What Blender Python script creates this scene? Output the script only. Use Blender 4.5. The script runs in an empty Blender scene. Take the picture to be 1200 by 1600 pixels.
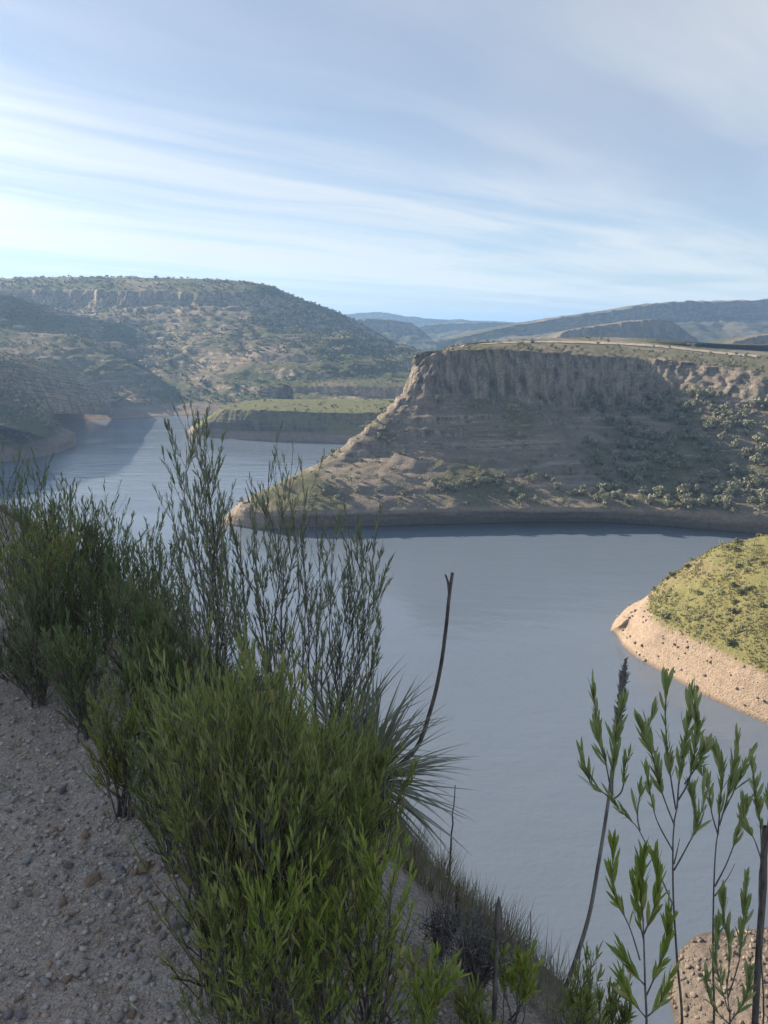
import bpy, math, random
import numpy as np
from mathutils import Vector, Matrix

# ------------------------------------------------------------------ camera, sky, sun, exposure
SC = bpy.context.scene
COL = SC.collection
CAM_Z = 100.0
PITCH = math.atan(285.0 / 1200.0)
cam_data = bpy.data.cameras.new('camera')
cam_data.sensor_fit = 'VERTICAL'
cam_data.sensor_height = 24.0
cam_data.lens = 18.0
cam_data.clip_start = 0.05
cam_data.clip_end = 60000.0
cam = bpy.data.objects.new('camera', cam_data)
COL.objects.link(cam)
cam.location = (0, 0, CAM_Z)
cam.rotation_euler = (math.pi / 2 - PITCH, 0, 0)
SC.camera = cam

SUN_AZ = math.radians(62)      # left of the view direction
SUN_EL = math.radians(24)
SUN_DIR = Vector((-math.sin(SUN_AZ) * math.cos(SUN_EL), math.cos(SUN_AZ) * math.cos(SUN_EL), math.sin(SUN_EL)))
sun_data = bpy.data.lights.new('sun', 'SUN')
sun_data.energy = 3.6
sun_data.angle = math.radians(0.53)
sun_data.color = (1.0, 0.86, 0.68)
sun = bpy.data.objects.new('sun', sun_data)
COL.objects.link(sun)
sun.rotation_euler = SUN_DIR.to_track_quat('Z', 'Y').to_euler()

SC.view_settings.view_transform = 'Standard'
SC.view_settings.look = 'None'
SC.view_settings.exposure = 1.62
SC.view_settings.gamma = 1.0
SC.view_settings.use_curve_mapping = False
SC.render.engine = 'CYCLES'
SC.cycles.use_denoising = True
try:
    SC.cycles.denoiser = 'OPENIMAGEDENOISE'
    SC.cycles.denoising_input_passes = 'RGB_ALBEDO_NORMAL'
    SC.cycles.denoising_prefilter = 'ACCURATE'
except Exception:
    pass
SC.cycles.max_bounces = 5
SC.cycles.diffuse_bounces = 3
SC.cycles.glossy_bounces = 3
SC.cycles.transmission_bounces = 3
SC.cycles.transparent_max_bounces = 6
SC.cycles.volume_bounces = 1
SC.cycles.sample_clamp_indirect = 8.0


class NT:
    """short hand for building node trees"""
    def __init__(self, tree):
        self.t = tree
        tree.nodes.clear()

    def n(self, kind, **kw):
        nd = self.t.nodes.new(kind)
        for k, v in kw.items():
            if k.startswith('i_'):
                nd.inputs[k[2:].replace('_', ' ')].default_value = v
            else:
                setattr(nd, k, v)
        return nd

    def put(self, sock, v):
        if isinstance(v, bpy.types.NodeSocket):
            self.t.links.new(v, sock)
        elif v is not None:
            if sock.type == 'RGBA' and len(v) == 3:
                v = (*v, 1)
            sock.default_value = v

    def math(self, op, a, b=None, c=None, clamp=False):
        nd = self.t.nodes.new('ShaderNodeMath')
        nd.operation = op
        nd.use_clamp = clamp
        self.put(nd.inputs[0], a)
        if b is not None:
            self.put(nd.inputs[1], b)
        if c is not None:
            self.put(nd.inputs[2], c)
        return nd.outputs[0]

    def mix(self, fac, a, b, blend='MIX'):
        nd = self.t.nodes.new('ShaderNodeMix')
        nd.data_type = 'RGBA'
        nd.blend_type = blend
        nd.clamp_factor = True
        self.put(nd.inputs[0], fac)
        self.put(nd.inputs[6], a)
        self.put(nd.inputs[7], b)
        return nd.outputs[2]

    def smooth(self, v, lo, hi):
        nd = self.t.nodes.new('ShaderNodeMapRange')
        nd.interpolation_type = 'SMOOTHSTEP'
        self.put(nd.inputs['Value'], v)
        nd.inputs['From Min'].default_value = lo
        nd.inputs['From Max'].default_value = hi
        return nd.outputs['Result']

    def noise(self, vec, scale, detail=4, rough=0.55, dist=0.0, out='Fac', lac=2.0):
        nd = self.t.nodes.new('ShaderNodeTexNoise')
        nd.inputs['Scale'].default_value = scale
        nd.inputs['Detail'].default_value = detail
        nd.inputs['Roughness'].default_value = rough
        nd.inputs['Distortion'].default_value = dist
        nd.inputs['Lacunarity'].default_value = lac
        if vec is not None:
            self.put(nd.inputs['Vector'], vec)
        return nd.outputs[out]

    def mapping(self, vec, scale=(1, 1, 1), rot=(0, 0, 0), loc=(0, 0, 0)):
        nd = self.t.nodes.new('ShaderNodeMapping')
        self.put(nd.inputs['Vector'], vec)
        nd.inputs['Scale'].default_value = scale
        nd.inputs['Rotation'].default_value = rot
        nd.inputs['Location'].default_value = loc
        return nd.outputs[0]


# sky: Nishita air with thin streaky cirrus on a high flat layer (bands run 28 degrees right of the view)
world = bpy.data.worlds.new('World')
SC.world = world
world.use_nodes = True
w = NT(world.node_tree)
sky = w.n('ShaderNodeTexSky', sky_type='NISHITA', sun_disc=False, sun_elevation=SUN_EL,
          sun_rotation=-SUN_AZ, altitude=2000.0, air_density=1.0, dust_density=0.35, ozone_density=1.0)
tc = w.n('ShaderNodeTexCoord')
sep = w.n('ShaderNodeSeparateXYZ')
w.t.links.new(tc.outputs['Generated'], sep.inputs[0])
zz = w.math('ADD', w.math('MAXIMUM', sep.outputs[2], 0.0), 0.012)
comb = w.n('ShaderNodeCombineXYZ')
w.put(comb.inputs[0], w.math('DIVIDE', sep.outputs[0], zz))
w.put(comb.inputs[1], w.math('DIVIDE', sep.outputs[1], zz))
P = w.mapping(comb.outputs[0], rot=(0, 0, math.radians(40)))          # x: across the bands, y: along them
warp = w.noise(P, 0.22, 3, 0.5, 0, 'Color')
wv = w.n('ShaderNodeVectorMath', operation='MULTIPLY_ADD')
w.put(wv.inputs[0], warp); wv.inputs[1].default_value = (1.9, 3.0, 0); w.put(wv.inputs[2], P)
sa = w.n('ShaderNodeSeparateXYZ'); w.put(sa.inputs[0], wv.outputs[0])
across = w.math('SUBTRACT', sa.outputs[0], 0.95)
tau = None
for a0, wd, am in ((-15, 2.2, 0.5), (-11, 1.2, 0.5), (-7.7, 1.7, 1.6), (-5.9, 0.6, 0.5), (-4.1, 1.0, 0.95), (-2.75, 0.85, 0.5), (-1.0, 0.62, 0.8), (0.9, 0.5, 0.7), (2.4, 0.6, 0.7),
                   (4.6, 0.9, 0.9), (8.0, 1.4, 0.8), (13, 2.0, 0.8)):
    q = w.math('DIVIDE', w.math('SUBTRACT', across, a0), wd)
    g = w.math('MULTIPLY', w.math('EXPONENT', w.math('MULTIPLY', w.math('MULTIPLY', q, q), -1.0)), am)
    tau = g if tau is None else w.math('ADD', tau, g)
nA = w.noise(w.mapping(wv.outputs[0], scale=(0.30, 0.16, 1), loc=(0.35, 2.1, 0)), 1.0, 4, 0.5, 0.3)
nB = w.noise(w.mapping(wv.outputs[0], scale=(1.6, 0.24, 1)), 1.0, 6, 0.58, 0.3)
tau = w.math('MULTIPLY', tau, w.math('MULTIPLY_ADD', w.smooth(nA, 0.28, 0.60), 0.8, 0.2))
tau = w.math('MULTIPLY', tau, w.math('MULTIPLY_ADD', w.smooth(nB, 0.22, 0.78), 1.1, 0.4))
band = w.math('SUBTRACT', 1.0, w.math('EXPONENT', w.math('MULTIPLY', tau, -1.25)))
veil = w.math('MULTIPLY_ADD', w.smooth(nA, 0.36, 0.70), 0.42, 0.28)
alpha = w.math('MAXIMUM', veil, w.math('MULTIPLY', band, 0.92))
low = w.math('MULTIPLY', w.math('EXPONENT', w.math('MULTIPLY', zz, -6.0)), 0.85)
alpha = w.math('MAXIMUM', alpha, w.math('MULTIPLY', low, w.math('MULTIPLY_ADD', nA, 0.4, 0.75)), clamp=True)
# ice cloud scatters forward: brighter towards the sun
sd = w.n('ShaderNodeVectorMath', operation='DOT_PRODUCT')
w.t.links.new(tc.outputs['Generated'], sd.inputs[0]); sd.inputs[1].default_value = SUN_DIR
ph = w.math('MULTIPLY_ADD', w.math('POWER', w.math('MAXIMUM', sd.outputs['Value'], 0.0), 9.0), 2.4, 1.0)
cl = w.n('ShaderNodeVectorMath', operation='SCALE')
w.put(cl.inputs[0], w.mix(w.smooth(w.math('MULTIPLY', band, 1.0), 0.12, 0.75), (3.45, 3.75, 4.3), (6.0, 5.95, 5.75)))
w.put(cl.inputs['Scale'], ph)
sky_col = w.mix(alpha, sky.outputs[0], cl.outputs[0])
bg = w.n('ShaderNodeBackground')
bg.inputs['Strength'].default_value = 0.05
w.put(bg.inputs['Color'], sky_col)
wo = w.n('ShaderNodeOutputWorld')
w.t.links.new(bg.outputs[0], wo.inputs['Surface'])

# ------------------------------------------------------------------ helpers
CP, SP = math.cos(PITCH), math.sin(PITCH)


def ray(px, py):
    """direction through a point of the 1200 x 1600 view (y component 1)"""
    xc, yc = (px - 600) / 1200.0, (800 - py) / 1200.0
    d = np.array([xc, CP + yc * SP, -SP + yc * CP])
    return d / d[1]


def at_y(px, py, Y):
    return np.array([0, 0, CAM_Z]) + ray(px, py) * Y


def at_z(px, py, z):
    d = ray(px, py)
    return np.array([0, 0, CAM_Z]) + d * ((z - CAM_Z) / d[2])


def project(P):
    P = np.asarray(P, float)
    x, y, z = P[..., 0], P[..., 1], P[..., 2] - CAM_Z
    dep = y * CP - z * SP
    up = y * SP + z * CP
    dep = np.where(dep < 0.05, 0.05, dep)
    return 600 + 1200 * x / dep, 800 - 1200 * up / dep


_r = np.random.default_rng(11)
_perm = np.concatenate([_r.permutation(256)] * 3).astype(np.int64)
_g = _r.normal(size=(256, 3))
_g /= np.linalg.norm(_g, axis=1)[:, None]


def perlin(P):
    P = np.asarray(P, float)
    sh = P.shape[:-1]
    P = P.reshape(-1, 3)
    I = np.floor(P).astype(np.int64)
    F = P - I
    U = F * F * F * (F * (F * 6 - 15) + 10)
    I &= 255
    out = 0
    for dx in (0, 1):
        wx = U[:, 0] if dx else 1 - U[:, 0]
        for dy in (0, 1):
            wy = U[:, 1] if dy else 1 - U[:, 1]
            for dz in (0, 1):
                wz = U[:, 2] if dz else 1 - U[:, 2]
                h = _perm[_perm[_perm[(I[:, 0] + dx) & 255] + ((I[:, 1] + dy) & 255)] + ((I[:, 2] + dz) & 255)]
                g = _g[h]
                out = out + wx * wy * wz * (g[:, 0] * (F[:, 0] - dx) + g[:, 1] * (F[:, 1] - dy) + g[:, 2] * (F[:, 2] - dz))
    return (out * 1.6).reshape(sh)


def fbm(P, octaves=4, gain=0.5):
    P = np.asarray(P, float)
    o, a, s = 0, 1.0, 0
    for i in range(octaves):
        o = o + a * perlin(P * 2.03 ** i + 17.3 * i)
        s += a
        a *= gain
    return o / s


def ridged(P, octaves=4):
    P = np.asarray(P, float)
    o, a, s = 0, 1.0, 0
    for i in range(octaves):
        o = o + a * (1 - 2 * np.abs(perlin(P * 2.1 ** i + 31.7 * i)))
        s += a
        a *= 0.5
    return o / s


def mesh(name, V, F, mats, smooth=False, midx=None):
    """F: list of index arrays, one per polygon size"""
    me = bpy.data.meshes.new(name)
    V = np.ascontiguousarray(V, dtype=np.float32).reshape(-1, 3)
    if not isinstance(F, (list, tuple)):
        F = [F]
    F = [np.asarray(f, dtype=np.int32) for f in F if len(f)]
    loops = np.concatenate([f.ravel() for f in F])
    tot = np.concatenate([np.full(len(f), f.shape[1], np.int32) for f in F])
    start = np.concatenate([[0], np.cumsum(tot)[:-1]]).astype(np.int32)
    me.vertices.add(len(V))
    me.vertices.foreach_set('co', V.ravel())
    me.loops.add(len(loops))
    me.loops.foreach_set('vertex_index', loops)
    me.polygons.add(len(tot))
    me.polygons.foreach_set('loop_start', start)
    me.polygons.foreach_set('loop_total', tot)
    if midx is not None:
        me.polygons.foreach_set('material_index', np.asarray(midx, np.int32))
    if smooth:
        me.polygons.foreach_set('use_smooth', np.ones(len(tot), bool))
    me.update(calc_edges=True)
    me.validate()
    for m in (mats if isinstance(mats, (list, tuple)) else [mats]):
        me.materials.append(m)
    return me


def link(name, me, parent=None, loc=None, label=None, cat=None, group=None, kind=None):
    o = bpy.data.objects.new(name, me)
    COL.objects.link(o)
    if parent is not None:
        o.parent = parent
    if loc is not None:
        o.location = loc
    if label:
        o['label'] = label
    if cat:
        o['category'] = cat
    if group:
        o['group'] = group
    if kind:
        o['kind'] = kind
    return o


def grid_faces(nu, nv):
    i, j = np.meshgrid(np.arange(nu - 1), np.arange(nv - 1), indexing='ij')
    a = (i * nv + j).ravel()
    return np.stack([a, a + nv, a + nv + 1, a + 1], 1)


def grid_normals(G):
    du = np.gradient(G, axis=0)
    dv = np.gradient(G, axis=1)
    N = np.cross(du, dv)
    N /= np.linalg.norm(N, axis=-1, keepdims=True) + 1e-9
    if N[..., 2].mean() < 0:
        N = -N
    return N


def catmull(A, n, closed=False):
    """resample rows of A (S, ...) to n rows with a Catmull-Rom spline, steps even in the mean chord length"""
    A = np.asarray(A, float)
    S = len(A)
    seg = np.sqrt(((A[1:] - A[:-1]) ** 2).sum(-1)).mean(axis=tuple(range(1, A.ndim - 1))) if A.ndim > 2 else np.sqrt(((A[1:] - A[:-1]) ** 2).sum(-1))
    cum = np.concatenate([[0], np.cumsum(seg)])
    t = np.interp(np.linspace(0, cum[-1], n), cum, np.arange(S))
    k = np.minimum(t.astype(int), S - 2)
    f = (t - k).reshape((-1,) + (1,) * (A.ndim - 1))
    p0, p1, p2, p3 = A[np.maximum(k - 1, 0)], A[k], A[k + 1], A[np.minimum(k + 2, S - 1)]
    return 0.5 * (2 * p1 + (p2 - p0) * f + (2 * p0 - 5 * p1 + 4 * p2 - p3) * f ** 2 + (3 * p1 - p0 - 3 * p2 + p3) * f ** 3)


class Land:
    """a lofted piece of country: stations of profile points, resampled and weathered with noise"""
    def __init__(self, name, stations, nu, rows, weather, mat, blur=1, flip=False):
        A = catmull(np.array(stations, float), nu)
        cols, lev = [], []
        for k, r in enumerate(rows):
            f = np.linspace(0, 1, r, endpoint=False)
            cols.append(A[:, k, None, :] * (1 - f)[None, :, None] + A[:, k + 1, None, :] * f[None, :, None])
            lev.append(k + f)
        cols.append(A[:, -1:, :])
        lev.append(np.array([len(rows)], float))
        G = np.concatenate(cols, 1)
        lev = np.concatenate(lev)
        for _ in range(blur):
            G[:, 1:-1] = 0.25 * G[:, :-2] + 0.5 * G[:, 1:-1] + 0.25 * G[:, 2:]
        N = grid_normals(G)
        self.G = weather(G, N, lev)
        self.N = grid_normals(self.G)
        self.lev = lev
        F = grid_faces(nu, G.shape[1])
        p = self.G.reshape(-1, 3)
        n0 = np.cross(p[F[:, 1]] - p[F[:, 0]], p[F[:, 3]] - p[F[:, 0]])
        if n0[:, 2].mean() < 0:
            F = F[:, ::-1]
        self.obj = link(name, mesh(name, p, F, mat, smooth=False), kind='structure')

    def scatter(self, n, rng, keep):
        """n random surface points that pass keep(P, N, level, px, py) -> probability"""
        nu, nv = self.G.shape[:2]
        a = self.G[:-1, :-1]; b = self.G[1:, :-1]; c = self.G[:-1, 1:]
        area = np.linalg.norm(np.cross(b - a, c - a), axis=-1).ravel()
        k = rng.choice(len(area), size=n, p=area / area.sum())
        i, j = k // (nv - 1), k % (nv - 1)
        f, g = rng.random((2, n))
        P = (self.G[i, j] * ((1 - f) * (1 - g))[:, None] + self.G[i + 1, j] * (f * (1 - g))[:, None]
             + self.G[i, j + 1] * ((1 - f) * g)[:, None] + self.G[i + 1, j + 1] * (f * g)[:, None])
        N = self.N[i, j]
        px, py = project(P)
        ok = rng.random(n) < keep(P, N, self.lev[j], px, py)
        return P[ok], N[ok]


def xf(P, k):
    """scale coordinates for noise"""
    return P * np.asarray(k, float)
# ------------------------------------------------------------------ materials
def new_mat(name):
    m = bpy.data.materials.new(name)
    m.use_nodes = True
    return m, NT(m.node_tree)


def finish(t, color, rough=0.9, normal=None, spec=0.25, extra=None):
    b = t.n('ShaderNodeBsdfPrincipled')
    t.put(b.inputs['Base Color'], color)
    t.put(b.inputs['Roughness'], rough)
    b.inputs['Specular IOR Level'].default_value = spec
    if normal is not None:
        t.put(b.inputs['Normal'], normal)
    o = t.n('ShaderNodeOutputMaterial')
    t.t.links.new(b.outputs[0], o.inputs['Surface'])
    return b, o


def bump(t, h, dist, strength=1.0, base=None):
    b = t.n('ShaderNodeBump')
    b.inputs['Strength'].default_value = strength
    b.inputs['Distance'].default_value = dist
    t.put(b.inputs['Height'], h)
    if base is not None:
        t.put(b.inputs['Normal'], base)
    return b.outputs[0]


def land_material(name, soil_a, soil_b, green_a, green_b, rock_a, rock_b, band, green=0.5, band_z=11.0, scale=1.0, band_soft=2.0):
    m, t = new_mat(name)
    geo = t.n('ShaderNodeNewGeometry')
    pos = geo.outputs['Position']
    sp = t.n('ShaderNodeSeparateXYZ'); t.put(sp.inputs[0], pos)
    sn = t.n('ShaderNodeSeparateXYZ'); t.put(sn.inputs[0], geo.outputs['True Normal'])
    big = t.noise(pos, 0.018 * scale, 5, 0.6)
    mid = t.noise(pos, 0.11 * scale, 5, 0.6)
    fine = t.noise(pos, 0.9 * scale, 4, 0.65)
    lay = t.noise(t.mapping(pos, scale=(0.02 * scale, 0.02 * scale, 0.55 * scale)), 1.0, 4, 0.6)
    col = t.mix(t.smooth(mid, 0.32, 0.68), soil_a, soil_b)
    col = t.mix(t.smooth(lay, 0.5, 0.72), col, rock_b)
    gm = t.math('ADD', t.math('MULTIPLY', big, 1.2), t.math('MULTIPLY', mid, 0.55))
    gm = t.math('ADD', gm, t.math('MULTIPLY', fine, 0.35))
    gm = t.math('ADD', gm, t.math('MULTIPLY', sn.outputs[2], 0.35))
    gm = t.smooth(gm, 1.42 - green * 0.5, 1.62 - green * 0.5)
    gcol = t.mix(t.smooth(fine, 0.35, 0.65), green_a, green_b)
    col = t.mix(gm, col, gcol)
    # cliffs
    str_ = t.noise(t.mapping(pos, scale=(0.22 * scale, 0.22 * scale, 0.025 * scale)), 1.0, 5, 0.65)
    rock = t.mix(t.smooth(str_, 0.36, 0.64), rock_a, rock_b)
    cm = t.math('ADD', sn.outputs[2], t.math('MULTIPLY', t.math('SUBTRACT', fine, 0.5), 0.5))
    col = t.mix(t.smooth(cm, 0.60, 0.38), col, rock)
    # bare drawdown band above the water
    bz = t.math('ADD', sp.outputs[2], t.math('MULTIPLY', t.math('SUBTRACT', mid, 0.5), -5.0))
    bm = t.smooth(bz, band_z + band_soft, band_z - band_soft)
    bl = t.math('MULTIPLY', t.smooth(lay, 0.40, 0.70), t.smooth(mid, 0.40, 0.60))
    bcol = t.mix(bl, band, tuple(c * 0.72 for c in band))
    bcol = t.mix(t.smooth(t.noise(pos, 0.35 * scale, 4, 0.6), 0.45, 0.65), bcol, tuple(c * 0.82 for c in band))
    bcol = t.mix(t.smooth(fine, 0.62, 0.74), bcol, tuple(c * 0.5 for c in band))
    col = t.mix(bm, col, bcol)
    # wet line
    wet = t.smooth(sp.outputs[2], 1.2, 0.2)
    col = t.mix(wet, col, t.mix(0.45, col, (0.03, 0.028, 0.025)))
    col = t.mix(t.math('MULTIPLY', t.smooth(fine, 0.45, 0.8), 0.35), col, (0.05, 0.045, 0.035))
    nb = bump(t, fine, 1.2 / scale, 0.9)
    nb = bump(t, t.noise(pos, 3.5 * scale, 3, 0.6), 0.35 / scale, 0.7, nb)
    finish(t, col, 0.95, nb, 0.1)
    return m


M = {}
M['mesa'] = land_material('mesa_ground', (0.185, 0.16, 0.135), (0.28, 0.235, 0.185), (0.11, 0.11, 0.065), (0.175, 0.17, 0.09),
                          (0.10, 0.09, 0.08), (0.40, 0.335, 0.265), (0.36, 0.29, 0.225), green=0.30)
M['hill'] = land_material('hill_ground', (0.17, 0.14, 0.105), (0.28, 0.22, 0.15), (0.075, 0.085, 0.04), (0.14, 0.14, 0.06),
                          (0.20, 0.17, 0.14), (0.48, 0.38, 0.28), (0.29, 0.235, 0.19), green=0.41, scale=0.55)
M['far'] = land_material('far_ground', (0.14, 0.12, 0.09), (0.22, 0.18, 0.125), (0.07, 0.075, 0.045), (0.115, 0.115, 0.065),
                         (0.16, 0.14, 0.12), (0.32, 0.255, 0.19), (0.2, 0.16, 0.12), green=0.36, band_z=-50, scale=0.3)
M['head'] = land_material('headland_ground', (0.20, 0.17, 0.085), (0.29, 0.235, 0.13), (0.165, 0.165, 0.065), (0.255, 0.235, 0.10),
                          (0.24, 0.19, 0.13), (0.34, 0.26, 0.17), (0.41, 0.315, 0.235), green=0.62, band_z=12.0, scale=2.0, band_soft=1.1)
M['pen'] = land_material('peninsula_ground', (0.20, 0.18, 0.085), (0.28, 0.24, 0.13), (0.13, 0.14, 0.06), (0.21, 0.205, 0.09),
                         (0.09, 0.085, 0.07), (0.20, 0.17, 0.135), (0.29, 0.235, 0.19), green=0.85, band_z=8.0, scale=0.7)
M['point'] = land_material('point_ground', (0.12, 0.10, 0.085), (0.17, 0.145, 0.12), (0.09, 0.085, 0.06), (0.12, 0.105, 0.08),
                           (0.11, 0.095, 0.085), (0.21, 0.18, 0.155), (0.19, 0.16, 0.135), green=0.05, band_z=40.0, scale=3.0)


def water_material():
    m, t = new_mat('lake_water')
    geo = t.n('ShaderNodeNewGeometry')
    pos = geo.outputs['Position']
    wav = t.noise(t.mapping(pos, scale=(0.55, 0.9, 1), rot=(0, 0, 0.4)), 1.0, 4, 0.6, 0.4)
    swl = t.noise(t.mapping(pos, scale=(0.05, 0.11, 1), rot=(0, 0, 0.3)), 1.0, 3, 0.55)
    pat = t.noise(t.mapping(pos, scale=(0.006, 0.022, 1)), 1.0, 4, 0.6, 0.8)
    wh = t.math('MULTIPLY', wav, t.math('MULTIPLY_ADD', t.smooth(pat, 0.35, 0.65), 1.1, 0.25))
    nb = bump(t, wh, 0.14, 0.5)
    nb = bump(t, swl, 0.8, 0.35, nb)
    rough = t.math('MULTIPLY_ADD', t.smooth(pat, 0.4, 0.65), 0.10, 0.10)
    b, o = finish(t, (0.135, 0.168, 0.215), rough, nb, 0.5)
    b.inputs['IOR'].default_value = 1.33
    return m


M['water'] = water_material()
# ------------------------------------------------------------------ the setting: water, mesa, hills
big = 14000.0
ground = link('ground', mesh('ground', [(-big, -big, -9), (big, -big, -9), (big, big, -9), (-big, big, -9)], [[(0, 1, 2, 3)]], M['far']), kind='structure')
water = link('lake_water', mesh('lake_water', [(-3500, -900, 0), (3500, -900, 0), (3500, 3800, 0), (-3500, 3800, 0)], [[(0, 1, 2, 3)]], M['water']), kind='structure')


def weather_factory(cliff_rows, rim_row, cliff_amp=2.5, slope_amp=2.0, strata=1.0, big_amp=5.0, k=1.0, shore_row=None, seed=0.0, top_amp=0.6):
    def f(G, N, lev):
        S = G + seed
        c0, c1 = cliff_rows
        wc = np.clip(np.minimum(lev - c0 + 0.25, c1 + 0.45 - lev) / 0.3, 0, 1)[None, :]
        ws = np.clip((lev - c1 + 0.1) / 0.4, 0, 1)[None, :]
        fade = 1.0
        if shore_row is not None:
            fade = np.clip((shore_row - lev) / 0.8, 0.12, 1)[None, :]
        horiz = N.copy(); horiz[..., 2] *= 0.25
        horiz /= np.linalg.norm(horiz, axis=-1, keepdims=True) + 1e-9
        col = -ridged(xf(S, (0.075 * k, 0.075 * k, 0.008 * k)), 4)
        blk = fbm(xf(S, (0.30 * k, 0.30 * k, 0.10 * k)), 3)
        cl = cliff_amp * (0.95 * col + 0.55 * blk)
        lay = perlin(xf(S, (0.012 * k, 0.012 * k, 0.33 * k))) + 0.5 * perlin(xf(S, (0.03 * k, 0.03 * k, 0.8 * k)))
        gul = ridged(xf(S, (0.022 * k, 0.022 * k, 0.012 * k)), 3)
        rgh = fbm(xf(S, (0.14 * k,) * 3), 4)
        D = G + horiz * (wc * cl + ws * strata * lay * 1.6 * fade)[..., None]
        D = D + N * ((ws * (slope_amp * gul + slope_amp * 0.7 * rgh) * fade + (1 - wc) * (1 - ws) * top_amp * rgh))[..., None]
        bg_ = fbm(xf(S, (0.006 * k, 0.006 * k, 0.0)), 3)
        D[..., 2] += (big_amp * bg_ * np.clip(1.2 - np.abs(lev - rim_row) * 0, 0, 1)) * fade * np.where(lev <= c0, 0.35, 0.6)[None, :]
        return D
    return f


# --- the mesa (interior, rim, cliff foot, mid talus, band top, shore, under water)
def mst(inner, rim, foot, mid, band, shore):
    S = at_z(*shore, 0.0)
    B = at_z(*band, 10.5)
    out = S - B; out[2] = 0
    U = S + out / (np.linalg.norm(out) + 1e-6) * 14 + np.array([0, 0, -7.0])
    return [at_y(*inner), at_y(*rim), at_y(*foot), at_y(*mid), B, S, U]


mesa_st = [
    mst((1900, 556, 740), (1900, 630, 400), (1900, 690, 375), (1900, 790, 335), (1900, 860), (1900, 900)),
    mst((1500, 552, 740), (1500, 604, 432), (1500, 668, 412), (1500, 760, 372), (1500, 833), (1500, 866)),
    mst((1330, 549, 740), (1330, 592, 450), (1330, 655, 430), (1330, 740, 395), (1330, 818), (1330, 848)),
    mst((1200, 546, 735), (1200, 580, 466), (1200, 640, 446), (1200, 722, 414), (1200, 808), (1200, 836)),
    mst((1120, 541, 730), (1110, 568, 482), (1105, 632, 462), (1105, 715, 424), (1105, 802), (1110, 829)),
    mst((1060, 534, 725), (1040, 560, 492), (1035, 630, 474), (1030, 712, 432), (1020, 798), (1015, 821)),
    mst((1010, 529, 715), (985, 556, 497), (978, 634, 482), (965, 716, 436), (945, 795), (930, 817)),
    mst((960, 527, 700), (925, 553, 492), (915, 634, 477), (890, 716, 432), (860, 795), (845, 816)),
    mst((905, 527, 680), (865, 549, 482), (850, 630, 467), (815, 712, 428), (775, 795), (760, 818)),
    mst((860, 528, 640), (805, 545, 472), (785, 624, 459), (740, 708, 426), (695, 797), (680, 820)),
    mst((820, 531, 600), (745, 544, 463), (722, 616, 453), (660, 705, 424), (610, 799), (590, 823)),
    mst((790, 533, 575), (696, 547, 459), (668, 616, 450), (592, 716, 424), (505, 800), (485, 825)),
    mst((770, 535, 560), (665, 556, 460), (640, 618, 450), (548, 722, 423), (425, 800), (405, 827)),
    mst((765, 536, 565), (647, 570, 462), (633, 617, 455), (528, 716, 426), (372, 790), (346, 815)),
]


def wst(i, r, f, m, b, s):
    i, r, f, m, b, s = [np.array(v, float) for v in (i, r, f, m, b, s)]
    o = s - b; o[2] = 0
    return [i, r, f, m, b, s, s + o / np.linalg.norm(o) * 14 + np.array([0, 0, -7.0])]


mesa_st += [
    wst((66, 575, 89), (20, 478, 86), (13, 473, 62), (-22, 446, 33), (-62, 424, 10.5), (-76, 425, 0)),
    wst((70, 600, 89), (34, 508, 85), (20, 505, 62), (-5, 495, 33), (-32, 480, 10.5), (-44, 482, 0)),
    wst((95, 660, 90), (60, 600, 89), (48, 606, 64), (25, 612, 34), (0, 618, 10.5), (-14, 622, 0)),
    wst((190, 725, 91), (170, 715, 90), (140, 712, 64), (125, 735, 34), (108, 762, 10.5), (100, 775, 0)),
    wst((330, 740, 87), (330, 750, 86.5), (316, 775, 64), (310, 800, 34), (300, 835, 10.5), (296, 850, 0)),
    wst((640, 735, 80), (640, 750, 79.5), (640, 785, 64), (640, 815, 34), (640, 850, 10.5), (640, 865, 0)),
]
mesa = Land('mesa_hill', mesa_st, 1020, [26, 46, 46, 40, 16, 5],
            weather_factory((1, 2), 1, 3.4, 1.5, 0.75, 1.2, 1.0, shore_row=5), M['mesa'])
# the level top behind the rim
top = [p for p in mesa.G[:, 0]]
cen = np.mean(top, axis=0)
nT = len(top)
mesa_top = link('mesa_top', mesh('mesa_top', np.array(top + [cen + (0, 0, 0.5)]), [[(i, (i + 1) % nT, nT) for i in range(nT)]], M['mesa']), kind='structure')


# pale dirt track along the mesa's flat top
gx, gy = project(mesa.G[:, 12])
us = np.where((gx > 850) & (gx < 1190) & (mesa.G[:, 12, 1] < 760))[0]
T_ = mesa.G[us[0]:us[-1] + 1, 11:15] + np.array([0, 0, 0.45])
mt_, tt_ = new_mat('pale_track')
finish(tt_, tt_.mix(tt_.smooth(tt_.noise(tt_.n('ShaderNodeNewGeometry').outputs['Position'], 0.2, 4), 0.35, 0.65), (0.42, 0.35, 0.25), (0.34, 0.28, 0.19)), 0.95)
link('dirt_track', mesh('dirt_track', T_.reshape(-1, 3), grid_faces(*T_.shape[:2]), mt_), kind='structure')


# --- right-hand headland, lit: one sheet over its crest (under water, shore, band top, mid, upper, crest, back slope, back shore)
def hst(c, u, m, b, s, bz=12.0, bw=1.0):
    S = at_z(*s, 0.0); B = at_z(*b, bz); C = at_y(*c)
    o = S - B; o[2] = 0
    back = np.array([0.28, 1.0, 0])
    return [S + o / np.linalg.norm(o) * 8 + np.array([0, 0, -5.0]), S, B, at_y(*m), at_y(*u), C,
            C + back * 17 * bw + np.array([0, 0, -0.38 * C[2]]), np.array([*(C + back * 44 * bw)[:2], -4.0])]


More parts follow.
